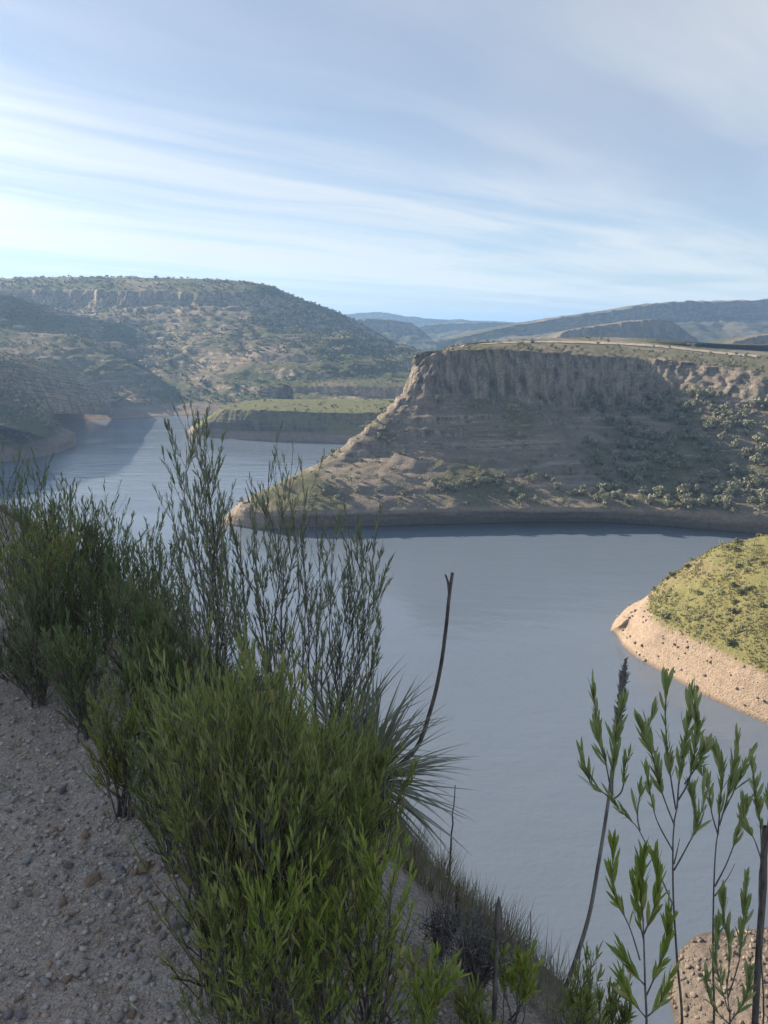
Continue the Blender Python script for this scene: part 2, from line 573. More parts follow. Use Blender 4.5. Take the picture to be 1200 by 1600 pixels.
T0 = at_z(954, 984, 0.0)
head_st = [[T0 + np.array(v) for v in ((-3, -2, -5.0), (-0.5, -0.5, -0.3), (-0.2, -0.3, 0.1), (0, 0, 0.3), (0.6, 1.2, 0.5), (1.2, 2.6, 0.6), (1.5, 5.5, -0.8), (1, 10, -5.0))],
           hst((980, 958, 247), (977, 963, 244.5), (973, 970, 241.5), (969, 977), (963, 992), 5.0, 0.6),
           hst((1010, 936, 248), (1006, 943, 244), (1000, 952, 239), (991, 963), (975, 1010), 8.5, 0.75),
           hst((1045, 903, 249), (1040, 920, 241), (1032, 945, 231), (1018, 974), (995, 1027), 11.0, 0.8),
           hst((1085, 875, 248), (1082, 902, 236), (1074, 945, 222), (1060, 990), (1035, 1050)),
           hst((1140, 848, 245), (1137, 892, 227), (1130, 955, 211), (1120, 1017), (1100, 1086)),
           hst((1210, 836, 240), (1207, 888, 217), (1203, 965, 200), (1198, 1052), (1190, 1127)),
           hst((1330, 815, 232), (1330, 880, 207), (1325, 975, 188), (1320, 1090), (1310, 1180)),
           hst((1500, 790, 226), (1500, 880, 196), (1490, 1010, 174), (1480, 1150), (1470, 1250)),
           hst((1900, 740, 222), (1900, 860, 188), (1890, 1030, 160), (1880, 1230), (1870, 1350))]


def head_weather(G, N, lev):
    r = fbm(xf(G, (0.08,) * 3), 4) * 1.0 + ridged(xf(G, (0.3,) * 3), 3) * 0.25
    fade = np.clip((lev - 0.9) / 1.2, 0.1, 1)[None, :] * np.clip(np.linspace(0, 14, len(G)), 0.05, 1)[:, None]
    return G + N * (r * fade)[..., None]


head = Land('grassy_headland_hill', head_st, 480, [5, 26, 36, 34, 22, 12, 10], head_weather, M['head'])

# --- rocky shore point under our own hillside
pt_c = at_z(1330, 1700, 9.0)
pt_st = []
for px, py in ((1700, 1500), (1500, 1452), (1300, 1442), (1200, 1450), (1140, 1456), (1092, 1462), (1062, 1492), (1042, 1540), (1052, 1575), (1062, 1620), (1100, 1720), (1180, 1850), (1400, 2000)):
    S = at_z(px, py, 0.0)
    row = []
    for q, z in ((0.0, 10.5), (0.35, 8.5), (0.65, 5.2), (0.86, 2.4), (1.0, 0), (1.12, -3.5)):
        p = pt_c + (S - pt_c) * q
        p[2] = z
        row.append(p)
    pt_st.append(row)
pt_st.append(pt_st[0])


def pt_weather(G, N, lev):
    r = fbm(xf(G, (0.11, 0.11, 0.11)), 4) * 1.2 + ridged(xf(G, (0.45,) * 3), 4) * 0.55
    fade = np.clip(lev / 0.5, 0, 1)[None, :] * np.clip((4.4 - lev) / 1.0, 0.25, 1)[None, :]
    return G + N * (r * fade)[..., None]


point = Land('rocky_shore_hill', pt_st, 320, [22, 26, 26, 20, 6], pt_weather, M['point'])


# --- low flat peninsula behind the mesa's nose (interior, rim, foot, band, shore, under)
def pst(i, r, f, b, s):
    S = at_z(*s, 0.0); B = at_z(*b, 8.5)
    o = S - B; o[2] = 0
    return [at_y(*i), at_y(*r), at_y(*f), B, S, S + o / np.linalg.norm(o) * 14 + np.array([0, 0, -6.0])]


pen_st = [
    pst((900, 622, 800), (900, 644, 687), (900, 665, 683), (900, 680), (900, 697)),
    pst((760, 622, 800), (760, 643, 692), (760, 664, 687), (760, 680), (760, 696)),
    pst((640, 624, 795), (640, 643, 699), (638, 664, 693), (636, 679), (634, 695)),
    pst((560, 625, 785), (556, 644, 703), (553, 664, 697), (550, 678), (548, 694)),
    pst((500, 626, 775), (480, 643, 707), (474, 662, 702), (468, 675), (464, 690)),
    pst((450, 626, 770), (410, 640, 713), (400, 658, 709), (392, 673), (386, 688)),
    pst((420, 626, 768), (368, 640, 722), (352, 656, 720), (338, 670), (326, 683)),
    pst((410, 626, 770), (346, 638, 733), (326, 654, 734), (306, 667), (294, 676)),
    pst((412, 624, 782), (352, 632, 755), (336, 645, 765), (322, 655), (312, 662)),
    pst((430, 624, 795), (400, 627, 787), (390, 636, 805), (385, 646), (380, 650)),
]
for x in (-20, 80, 200):
    pen_st.append([np.array(v, float) for v in ((x, 810, 28), (x, 830, 28), (x, 838, 18), (x, 848, 8.5), (x, 860, 0), (x, 874, -6))])
pen = Land('low_peninsula_hill', pen_st, 520, [18, 24, 18, 14, 5],
           weather_factory((1, 2), 1, 1.8, 1.0, 0.5, 1.2, 1.1, shore_row=4, seed=40), M['pen'])
pc = [p for p in pen.G[:, 0]]
pen_top = link('peninsula_top', mesh('peninsula_top', np.array(pc), [[tuple(range(len(pc)))]], M['pen']), kind='structure')


# --- generic slope facing the lake; each station lists (px, py, depth) from crest to shore
def slope(name, sts, nu, rows, weather, mat, base_out=18):
    out = []
    for st in sts:
        row = [at_y(*p) for p in st[:-1]]
        s = st[-1]
        S = at_z(s[0], s[1], 0.0) if len(s) == 2 else at_y(*s)
        first = row[0]
        back = first + np.array([0, 260.0, -30.0])
        o = S - row[-1]; o[2] = 0
        row = [back] + row + [S, S + o / (np.linalg.norm(o) + 1e-6) * base_out + np.array([0, 0, -8.0])]
        out.append(row)
    return Land(name, out, nu, rows, weather, mat)


# big table mountain at the back left: crest, cliff top, cliff foot, mid, bench, lower, shore
tm = [
    [(-700, 440, 1600), (-700, 462, 1480), (-700, 486, 1465), (-700, 540, 1300), (-700, 580, 1150), (-700, 622, 1000), (-700, 650)],
    [(-250, 436, 1600), (-250, 456, 1480), (-250, 480, 1465), (-250, 535, 1300), (-250, 580, 1150), (-250, 622, 1000), (-250, 652)],
    [(0, 434, 1600), (0, 452, 1490), (0, 474, 1476), (0, 530, 1320), (10, 575, 1180), (20, 622, 1020), (30, 651)],
    [(110, 432, 1580), (105, 451, 1470), (105, 476, 1455), (120, 530, 1300), (140, 575, 1160), (160, 622, 1010), (180, 651)],
    [(190, 433, 1560), (175, 453, 1430), (175, 478, 1415), (195, 530, 1270), (215, 575, 1130), (235, 622, 1000), (250, 650)],
    [(260, 434, 1540), (245, 453, 1410), (245, 476, 1396), (262, 530, 1250), (285, 575, 1110), (300, 622, 990), (300, 649)],
    [(330, 436, 1520), (320, 456, 1390), (318, 474, 1378), (328, 525, 1230), (345, 570, 1090), (340, 615, 980), (330, 648)],
    [(385, 440, 1500), (385, 457, 1400), (388, 478, 1385), (400, 520, 1220), (410, 565, 1075), (400, 612, 965), (390, 648)],
    [(425, 447, 1500), (428, 464, 1450), (436, 500, 1420), (455, 524, 1215), (465, 562, 1065), (455, 608, 960), (450, 648)],
    [(470, 466, 1540), (476, 482, 1500), (490, 512, 1450), (510, 530, 1215), (520, 562, 1060), (515, 606, 955), (510, 648)],
    [(520, 484, 1590), (528, 500, 1550), (540, 520, 1480), (560, 534, 1230), (570, 565, 1070), (570, 606, 960), (570, 648)],
    [(565, 505, 1640), (572, 518, 1600), (585, 530, 1520), (610, 542, 1260), (620, 570, 1090), (625, 608, 965), (630, 648)],
    [(600, 526, 1680), (608, 534, 1640), (622, 542, 1560), (650, 552, 1300), (670, 576, 1120), (680, 610, 975), (690, 648)],
    [(640, 548, 1700), (650, 553, 1650), (665, 560, 1570), (700, 568, 1330), (730, 586, 1140), (745, 614, 985), (760, 648)],
    [(720, 572, 1700), (730, 575, 1650), (745, 580, 1570), (790, 586, 1330), (820, 600, 1140), (850, 622, 985), (880, 648)],
]
table_mt = slope('table_mountain_hill', tm, 560, [10, 20, 20, 34, 30, 26, 16, 4],
                 weather_factory((2, 3), 2, 8, 6.5, 5.0, 4.0, 0.36, shore_row=7, seed=90, top_amp=1.0), M['hill'])

# spur down from the left, added in place of a shadow cast there
sp_ = [
    [(-500, 420, 1150), (-500, 470, 1100), (-500, 540, 1040), (-500, 645, 950)],
    [(-150, 440, 1180), (-150, 480, 1120), (-150, 530, 1060), (-150, 645, 960)],
    [(0, 462, 1200), (10, 494, 1150), (20, 530, 1080), (20, 645, 980)],
    [(90, 485, 1230), (100, 510, 1190), (105, 535, 1120), (105, 645, 1000)],
    [(160, 504, 1270), (170, 524, 1230), (175, 545, 1150), (175, 645, 1020)],
    [(215, 516, 1310), (222, 540, 1260), (225, 560, 1180), (225, 645, 1040)],
    [(240, 556, 1330), (246, 570, 1280), (250, 590, 1200), (250, 645, 1060)],
    [(262, 598, 1350), (266, 606, 1290), (270, 615, 1210), (270, 645, 1070)],
]
spur = slope('shadow_spur_hill', sp_, 300, [8, 26, 26, 20, 4],
             weather_factory((0.2, 0.3), 1, 3, 5.5, 0.8, 3.0, 0.45, shore_row=4, seed=140), M['hill'])

# broad shaded hill behind the inlet, lit shelf on top
bh = [
    [(-500, 505, 1030), (-500, 555, 940), (-500, 590, 900), (-500, 632, 830), (-500, 650, 800)],
    [(-150, 512, 1060), (-150, 556, 955), (-150, 592, 915), (-150, 636, 850), (-150, 652, 830)],
    [(0, 518, 1080), (0, 558, 970), (5, 592, 930), (5, 636, 870), (5, 655, 860)],
    [(75, 522, 1085), (75, 561, 985), (82, 594, 945), (90, 638, 895), (95, 655)],
    [(125, 530, 1090), (130, 564, 1000), (140, 598, 958), (150, 640, 905), (155, 656)],
    [(165, 545, 1090), (190, 572, 1010), (200, 602, 968), (210, 640, 915), (215, 654)],
    [(190, 565, 1085), (240, 590, 1020), (248, 614, 978), (255, 640, 930), (260, 651)],
    [(215, 585, 1080), (280, 612, 1030), (284, 626, 990), (288, 640, 950), (292, 647)],
    [(240, 615, 1075), (312, 634, 1035), (314, 637, 1005), (317, 640, 980), (322, 643)],
]
broad = slope('broad_shaded_hill', bh, 320, [8, 22, 26, 26, 12, 4],
              weather_factory((0.2, 0.3), 1, 2, 3.8, 0.6, 2.0, 0.6, shore_row=5, seed=200), M['hill'])

# nearest shaded headland at the left edge
nh = [
    [(-600, 470, 560), (-600, 560, 530), (-600, 650, 480), (-600, 700, 440), (-600, 740)],
    [(-220, 510, 620), (-220, 585, 590), (-220, 660, 545), (-210, 705, 520), (-200, 733)],
    [(-60, 556, 655), (-55, 612, 625), (-50, 665, 592), (-45, 705, 575), (-40, 725)],
    [(0, 586, 680), (15, 630, 650), (22, 672, 618), (30, 702, 600), (36, 719)],
    [(35, 612, 700), (50, 645, 672), (60, 676, 642), (70, 698, 625), (80, 711)],
    [(62, 634, 720), (78, 660, 700), (92, 680, 672), (105, 690, 656), (118, 698)],
    [(80, 647, 740), (92, 660, 730), (104, 670, 715), (112, 677, 700), (121, 686)],
]
near_head = slope('shaded_headland_hill', nh, 260, [8, 24, 26, 20, 10, 4],
                  weather_factory((0.2, 0.3), 1, 2, 2.2, 0.35, 1.2, 0.9, shore_row=5, seed=260), M['hill'])

# unseen high ridge added beyond the left edge to shade the inlet hills
hr = []
for x, y, h in ((-1250, 1500, 150), (-1060, 1300, 190), (-930, 1120, 215), (-850, 960, 225), (-770, 820, 205), (-700, 700, 165), (-640, 590, 110), (-600, 520, 40)):
    C = np.array((x + 110, y, h + 26), float)
    hr.append([C + np.array(v) for v in ((-330, -110, -h - 8), (-230, -75, -h * 0.55), (-110, -40, -h * 0.2), (0, 0, 0), (50, 16, -h * 0.22), (130, 42, -h * 0.55), (230, 75, -h - 8))])
shade_ridge = Land('shade_ridge_hill', hr, 200, [12, 14, 14, 14, 14, 14],
                  weather_factory((0.2, 0.3), 3, 3, 6.0, 2.0, 6.0, 0.4, seed=350), M['hill'])

# low bench with a shaded edge between the peninsula and the table mountain
lb = [
    [(430, 596, 930), (455, 604, 915), (458, 612, 912), (460, 630, 880), (460, 640, 865)],
    [(520, 592, 960), (540, 602, 905), (544, 616, 900), (545, 634, 872), (545, 640, 865)],
    [(620, 590, 980), (620, 603, 900), (622, 625, 894), (622, 636, 872), (622, 641, 865)],
    [(720, 590, 990), (720, 604, 900), (720, 628, 894), (720, 637, 872), (720, 642, 865)],
    [(860, 590, 990), (860, 606, 900), (860, 628, 894), (860, 637, 872), (860, 642, 865)],
]
bench = slope('low_bench_hill', lb, 220, [6, 16, 12, 10, 6, 3],
              weather_factory((2, 3), 2, 2.2, 1.2, 0.6, 1.0, 0.8, shore_row=5, seed=300), M['hill'])


# far ridges: skyline (px, py), depth
def far_ridge(name, sky_pts, Y, depth, seed, amp=14, dz=30, k=0.14, nu=260, skew=0.0):
    sts = []
    for px, py in sky_pts:
        T = at_y(px, py, Y + skew * (px - sky_pts[0][0]))
        row = [T + np.array([0, depth, -dz * 0.5]), T,
               T + np.array([0, -depth * 0.05, -(T[2] - 20) * 0.34]),
               T + np.array([0, -depth * 0.32, -(T[2] - 20) * 0.62]),
               np.array([T[0], T[1] - depth * 0.8, 22.0]), np.array([T[0], T[1] - depth, 0.0])]
        sts.append(row)
    return Land(name, sts, nu, [6, 16, 16, 14, 8],
                weather_factory((1, 2), 1, amp * 0.8, amp, amp * 0.3, amp * 0.25, k, seed=seed, top_amp=1.5), M['far'])


far_ridge('right_plateau_hill', [(700, 528), (800, 506), (836, 501), (870, 494), (930, 486), (985, 478), (1030, 471), (1080, 468), (1200, 465), (1500, 462), (2000, 462)], 2000, 700, 400, amp=14, k=0.28, skew=0.5)
far_ridge('right_spur_hill', [(850, 545), (872, 524), (890, 514), (930, 507), (970, 501), (1010, 497), (1040, 497), (1062, 506), (1082, 524), (1110, 545)], 1500, 260, 430, amp=7, k=0.35, nu=200)
far_ridge('corner_spur_hill', [(1080, 560), (1120, 543), (1160, 528), (1200, 520), (1300, 512), (1500, 505)], 1150, 200, 450, amp=7, k=0.4, nu=200)
far_ridge('middle_ridge_hill', [(520, 520), (560, 497), (600, 496), (632, 500), (650, 508), (670, 524), (690, 545)], 2300, 500, 470, amp=16, k=0.2, nu=160)
far_ridge('canyon_ridge_hill', [(640, 512), (680, 505), (730, 502), (790, 502), (825, 506), (850, 520), (880, 545)], 3000, 600, 500, amp=16, k=0.18, nu=200, skew=1.0)
far_ridge('blue_ridge_hill', [(430, 498), (540, 489), (580, 486), (600, 487), (650, 494), (690, 497), (760, 500), (840, 503), (950, 503), (1200, 498), (1500, 500)], 4600, 900, 530, amp=18, k=0.12, nu=240)
far_ridge('blue_skyline_hill', [(-1500, 498), (-400, 496), (300, 494), (520, 490), (600, 492), (700, 499), (820, 503), (1000, 506), (1600, 500), (2400, 500)], 6200, 900, 560, amp=18, k=0.1, nu=260)
# ------------------------------------------------------------------ plants on the hills
def leaf_material(name, a, b, c=None, trans=0.25, rough=0.6, obj_random=False, spec=0.3):
    m, t = new_mat(name)
    if obj_random:
        r = t.n('ShaderNodeObjectInfo').outputs['Random']
    else:
        r = t.n('ShaderNodeNewGeometry').outputs['Random Per Island']
    col = t.mix(r, a, b)
    if c is not None:
        r2 = t.math('FRACT', t.math('MULTIPLY', r, 7.31))
        col = t.mix(t.smooth(r2, 0.80, 0.95), col, c)
    bsdf, o = finish(t, col, rough, None, spec)
    if trans > 0:
        tr = t.n('ShaderNodeBsdfTranslucent')
        t.put(tr.inputs['Color'], col)
        mx = t.n('ShaderNodeMixShader')
        mx.inputs[0].default_value = trans
        t.t.links.new(bsdf.outputs[0], mx.inputs[1])
        t.t.links.new(tr.outputs[0], mx.inputs[2])
        t.t.links.new(mx.outputs[0], o.inputs['Surface'])
    return m


def bark_material(name, a, b, scale=60):
    m, t = new_mat(name)
    pos = t.n('ShaderNodeTexCoord').outputs['Object']
    n = t.noise(t.mapping(pos, scale=(1, 1, 0.25)), scale, 4, 0.6)
    finish(t, t.mix(t.smooth(n, 0.35, 0.65), a, b), 0.9, bump(t, n, 0.3 / scale, 0.8), 0.15)
    return m


M['scrub'] = leaf_material('scrub_leaf', (0.19, 0.20, 0.13), (0.31, 0.31, 0.21), (0.36, 0.34, 0.25), trans=0.15)
M['scrub_green'] = leaf_material('green_scrub_leaf', (0.15, 0.16, 0.065), (0.26, 0.25, 0.11), (0.34, 0.30, 0.16), trans=0.15)
M['scrub_far'] = leaf_material('far_scrub_leaf', (0.075, 0.088, 0.045), (0.14, 0.145, 0.07), (0.2, 0.185, 0.11), trans=0.0)
M['bark'] = bark_material('scrub_bark', (0.08, 0.065, 0.05), (0.16, 0.13, 0.10), 8)

RNG = np.random.default_rng(5)


def tube(pts, rad, n=5):
    pts = np.asarray(pts, float)
    k = len(pts)
    rad = np.broadcast_to(np.asarray(rad, float), (k,))
    T = np.gradient(pts, axis=0)
    T /= np.linalg.norm(T, axis=1)[:, None] + 1e-9
    ref = np.where(np.abs(T[:, :1]) < 0.8, np.array([[1.0, 0, 0]]), np.array([[0, 1.0, 0]]))
    A = np.cross(T, ref); A /= np.linalg.norm(A, axis=1)[:, None] + 1e-9
    B = np.cross(T, A)
    th = np.arange(n) * 2 * math.pi / n
    V = pts[:, None] + rad[:, None, None] * (np.cos(th)[None, :, None] * A[:, None] + np.sin(th)[None, :, None] * B[:, None])
    i, j = np.meshgrid(np.arange(k - 1), np.arange(n), indexing='ij')
    a = (i * n + j).ravel(); b = (i * n + (j + 1) % n).ravel()
    return V.reshape(-1, 3), np.stack([a, b, b + n, a + n], 1)


class Pool:
    """collects pieces of geometry"""
    def __init__(self):
        self.V, self.Q, self.T, self.n = [], [], [], 0
        self.mq, self.mt = [], []

    def add(self, V, Q=None, T=None, mat=0):
        if Q is not None and len(Q):
            Q = np.asarray(Q); self.Q.append(Q + self.n); self.mq.append(np.full(len(Q), mat))
        if T is not None and len(T):
            T = np.asarray(T); self.T.append(T + self.n); self.mt.append(np.full(len(T), mat))
        self.V.append(np.asarray(V, float)); self.n += len(V)

    def mesh(self, name, mats, smooth=False):
        F, mi = [], []
        if self.Q:
            F.append(np.concatenate(self.Q)); mi += self.mq
        if self.T:
            F.append(np.concatenate(self.T)); mi += self.mt
        return mesh(name, np.concatenate(self.V), F, mats, smooth, np.concatenate(mi))

    def arrays(self):
        return np.concatenate(self.V), (np.concatenate(self.Q) if self.Q else np.zeros((0, 4), int)), (np.concatenate(self.T) if self.T else np.zeros((0, 3), int))


def unit(v):
    return v / (np.linalg.norm(v, axis=-1, keepdims=True) + 1e-9)


def flakes(C, size, rng, N=None, quad=True):
    """one small bent leaf-cluster face pair at every centre"""
    n = len(C)
    d = unit(rng.normal(size=(n, 3)) if N is None else N + 0.7 * rng.normal(size=(n, 3)))
    a = unit(np.cross(d, rng.normal(size=(n, 3))))
    b = np.cross(d, a)
    s = size * (0.6 + 0.8 * rng.random((n, 1)))
    V = np.stack([C - a * s, C - b * s * 0.6 + d * s * 0.25, C + a * s, C + b * s * 0.6 + d * s * 0.25], 1).reshape(-1, 3)
    k = np.arange(n)[:, None] * 4
    return V, np.concatenate([k + [[0, 1, 2]], k + [[0, 2, 3]]])


def scrub_tree(seed, lobes, per, size, h=1.0, wd=0.5, trunk=True):
    """unit-height scrub tree: short forked trunk and lumpy crown of small leaf clusters"""
    rng = np.random.default_rng(seed)
    p = Pool()
    cs = []
    for _ in range(lobes):
        a = rng.random() * 6.28; r = wd * 0.75 * math.sqrt(rng.random())
        z = h * (0.32 + 0.52 * rng.random()) * (1 - 0.25 * r / wd)
        rr = wd * (0.30 + 0.25 * rng.random())
        cs.append((np.array([r * math.cos(a), r * math.sin(a), z]), rr))
    for c, rr in cs:
        u = unit(rng.normal(size=(per, 3)))
        C = c + u * rr * (0.55 + 0.45 * rng.random((per, 1))) * np.array([1, 1, 0.8])
        V, T = flakes(C, size, rng, u)
        p.add(V, T=T, mat=0)
        if trunk:
            V, Q = tube([np.array([0, 0, -0.08]), np.array([c[0] * 0.25, c[1] * 0.25, c[2] * 0.4]), c], [0.03, 0.022, 0.008], 4)
            p.add(V, Q=Q, mat=1)
    return p


tree_pools = [scrub_tree(100 + i, 7, 30, 0.10, wd=0.42 + 0.12 * (i % 3)) for i in range(7)]
tree_meshes = [p.mesh('scrub_tree', [M['scrub'], M['bark']]) for p in tree_pools]
lite_pools = [scrub_tree(200 + i, 4, 12, 0.16, wd=0.5, trunk=False) for i in range(6)]
tiny_pools = [scrub_tree(300 + i, 3, 4, 0.29, wd=0.55, trunk=False) for i in range(6)]


def scatter_stuff(name, pools, P, size, mat, rng, squash=1.0):
    """many small plants joined into one mass"""
    out = Pool()
    which = rng.integers(0, len(pools), len(P))
    for i, pl in enumerate(pools):
        V, Q, T = pl.arrays()
        sel = np.where(which == i)[0]
        if not len(sel):
            continue
        a = rng.random(len(sel)) * 6.28
        ca, sa = np.cos(a), np.sin(a)
        s = size[sel]
        X = (V[None, :, 0] * ca[:, None] - V[None, :, 1] * sa[:, None]) * s[:, None] + P[sel, 0][:, None]
        Y = (V[None, :, 0] * sa[:, None] + V[None, :, 1] * ca[:, None]) * s[:, None] + P[sel, 1][:, None]
        Z = V[None, :, 2] * s[:, None] * squash + P[sel, 2][:, None]
        W = np.stack([X, Y, Z], -1).reshape(-1, 3)
        off = (np.arange(len(sel)) * len(V))[:, None, None]
        out.add(W, Q=(Q[None] + off).reshape(-1, 4) if len(Q) else None, T=(T[None] + off).reshape(-1, 3) if len(T) else None)
    return link(name, out.mesh(name, mat), kind='stuff')


def step(x, a, b):
    return np.clip((x - a) / (b - a), 0, 1)


def in_view(px, py, m=60):
    return ((px > -m) & (px < 1200 + m) & (py > 380) & (py < 1700)).astype(float)


# mesa slope: dense on the right, sparse elsewhere, a row of taller trees above the shore
def mesa_keep(P, N, lev, px, py):
    dens = 0.05 + 0.95 * step(px, 890, 1020) * step(py, 590, 640) * (1 - step(py, 745, 790) * 0.8)
    dens += 0.75 * np.exp(-((py - 757) / 11.0) ** 2) * step(px, 660, 700) * (1 - step(px, 830, 870))
    dens += 0.25 * np.exp(-((py - 780) / 25.0) ** 2) * step(px, 560, 640)
    dens += 0.35 * np.exp(-((px - 560 + (py - 700) * 0.75) / 40.0) ** 2) * step(py, 620, 660)
    dens *= (lev > 1.75) & (P[:, 2] > 10.5)
    dens *= 0.45 + 0.9 * (fbm(P * 0.035, 3) > -0.12)
    return np.clip(dens, 0, 1) * in_view(px, py)


P, N = mesa.scatter(19000, RNG, mesa_keep)
px, py = project(P)
sz = (2.2 + 3.4 * RNG.random(len(P)) ** 1.5)
sz *= np.where(px > 880, 1.15, 0.9)
print('mesa trees', len(P))


def zone(x, y):
    if x > 880:
        if y < 690:
            return 'grey green scrub tree on the upper wooded slope at the mesa\'s right', 'scrub trees on the upper right mesa slope'
        return 'grey green scrub tree low on the wooded slope at the mesa\'s right', 'scrub trees on the lower right mesa slope'
    if x > 640 and 735 < y < 778:
        return 'upright tree in the row above the shaded shore of the mesa', 'row of trees above the mesa shore'
    if x < 640:
        return 'scrub tree on the mesa\'s descending nose, towards its pointed tip', 'scrub trees on the mesa nose'
    return 'lone scrub tree on the shaded bare slope under the mesa cliff', 'scattered trees under the mesa cliff'


order = np.argsort(-sz * (0.8 + 0.4 * (px > 640)) / np.linalg.norm(P - np.array([0, 0, CAM_Z]), axis=1) * ((px > 5) & (px < 1195)))
for i in order[:300]:
    o = link('scrub_tree', tree_meshes[int(RNG.integers(0, 7))], loc=P[i] - np.array([0, 0, 0.25]), label=zone(px[i], py[i])[0], cat='tree', group=zone(px[i], py[i])[1])
    o.rotation_euler = (0, 0, RNG.random() * 6.28)
    k = sz[i] * 1.05
    o.scale = (k, k, k * (0.85 + 0.4 * RNG.random()))
rest = order[300:]
scatter_stuff('mesa_undergrowth', lite_pools, P[rest] - [0, 0, 0.2], sz[rest], M['scrub'], RNG)
P, N = mesa.scatter(17000, RNG, lambda P, N, lev, px, py: ((lev > 1.9) & (P[:, 2] > 9)) * in_view(px, py) * (0.25 + 0.4 * (fbm(P * 0.05, 2) > 0)))
scatter_stuff('mesa_low_undergrowth', tiny_pools, P - [0, 0, 0.1], 0.5 + 0.9 * RNG.random(len(P)), M['scrub'], RNG, 0.8)


# trees along the mesa's rim and on its flat top
def rim_keep(P, N, lev, px, py):
    d = ((lev > 0.72) & (lev < 1.0)) * 0.55 * (0.35 + (fbm(P * 0.03, 2) > 0.0)) * (0.4 + 0.6 * (1 - step(px, 700, 760)) + 0.6 * step(px, 1080, 1150))
    d += (lev < 0.72) * 0.22 * (fbm(P * 0.02 + 7, 2) > 0.12)
    return np.clip(d, 0, 1) * in_view(px, py)


P, N = mesa.scatter(14000, RNG, rim_keep)
sz = 1.2 + 2.2 * RNG.random(len(P)) ** 2
px, py = project(P)
d = np.linalg.norm(P - np.array([0, 0, CAM_Z]), axis=1)
order = np.argsort(-sz / d)
print('rim trees', len(P))
for i in order[:160]:
    o = link('rim_tree', tree_meshes[int(RNG.integers(0, 7))], loc=P[i] - np.array([0, 0, 0.2]), label='small green scrub tree growing on top of the mesa by its rim', cat='tree', group='scrub trees on top of the mesa')
    o.rotation_euler = (0, 0, RNG.random() * 6.28)
    k = sz[i]
    o.scale = (k * 1.15, k * 1.15, k)
rest = order[160:]
scatter_stuff('rim_undergrowth', lite_pools, P[rest] - [0, 0, 0.15], sz[rest], M['scrub_green'], RNG)

# far slopes: uncountable scrub
for land, n, name, s0, s1, dens in ((table_mt, 29000, 'mountain_undergrowth', 2.6, 6.5, 0.5), (pen, 2200, 'peninsula_undergrowth', 0.8, 2.6, 0.5), (broad, 9000, 'inlet_undergrowth', 1.6, 4.2, 0.5),
                                    (spur, 5000, 'spur_undergrowth', 2, 5, 0.5), (near_head, 7000, 'left_shore_undergrowth', 1.0, 2.8, 0.5), (bench, 3000, 'bench_undergrowth', 1.5, 3.5, 0.6)):
    P, N = land.scatter(n, RNG, lambda P, N, lev, px, py: in_view(px, py) * (P[:, 2] > 11) * (N[:, 2] > 0.45) * ~((lev > 1.9) & (lev < 3.05) & (land is table_mt) & (px < 400)) * np.where(fbm(P * 0.012, 3) > -0.05, 0.85, 0.22))
    scatter_stuff(name, tiny_pools, P - [0, 0, 0.3], s0 + (s1 - s0) * RNG.random(len(P)) ** 2, M['scrub_far'], RNG, 0.85)
# ------------------------------------------------------------------ our own hillside, road and bank
RC = np.array([-30.5, -16.5]); RR = 35.0
EYE = 1.6


def s_of(x, y):
    return np.hypot(np.asarray(x) - RC[0], np.asarray(y) - RC[1]) - RR


def ground_z(x, y, detail=True):
    x = np.asarray(x, float); y = np.asarray(y, float)
    s = s_of(x, y)
    q = np.maximum(s - 0.42, 0)
    drop = 1.72 * (q - 0.75 * (1 - np.exp(-q / 0.75))) + 0.5 * np.maximum(q - 14, 0)
    u = np.maximum(-4.6 - s, 0)
    rise = 0.5 * (1 - np.exp(-u * 0.6 / 0.5))
    z = CAM_Z - EYE - drop + rise
    if detail:
        P3 = np.stack([x, y, np.zeros_like(x)], -1)
        z = z + 0.05 * np.exp(-((s - 0.22) / 0.22) ** 2) * (1 + fbm(P3 * 2.0, 2))
        amp = 0.012 + 0.25 * step(s, 0.6, 4.0) + 0.6 * step(s, 6, 20) + 0.5 * step(-s, 4.8, 8)
        z = z + amp * fbm(P3 * np.array([0.9, 0.9, 1]) + 3.3, 4)
        z = z + 0.022 * np.clip(fbm(P3 * 9.0, 3), -0.5, 1) * (1 - step(s, 0.5, 2)) + 0.007 * fbm(P3 * 40.0, 3) * (1 - step(s, 0.5, 2))
    return np.maximum(z, -6.0)


def polar_sheet(name, s0, s1, ns, a0, a1, na, mat, power=1.0):
    ss = s0 + (s1 - s0) * np.linspace(0, 1, ns) ** power
    aa = np.linspace(a0, a1, na)
    A, S_ = np.meshgrid(aa, ss, indexing='ij')
    x = RC[0] + (RR + S_) * np.cos(A); y = RC[1] + (RR + S_) * np.sin(A)
    G = np.stack([x, y, ground_z(x, y)], -1)
    F = grid_faces(na, ns)
    return link(name, mesh(name, G.reshape(-1, 3), F, mat, smooth=True), kind='structure')


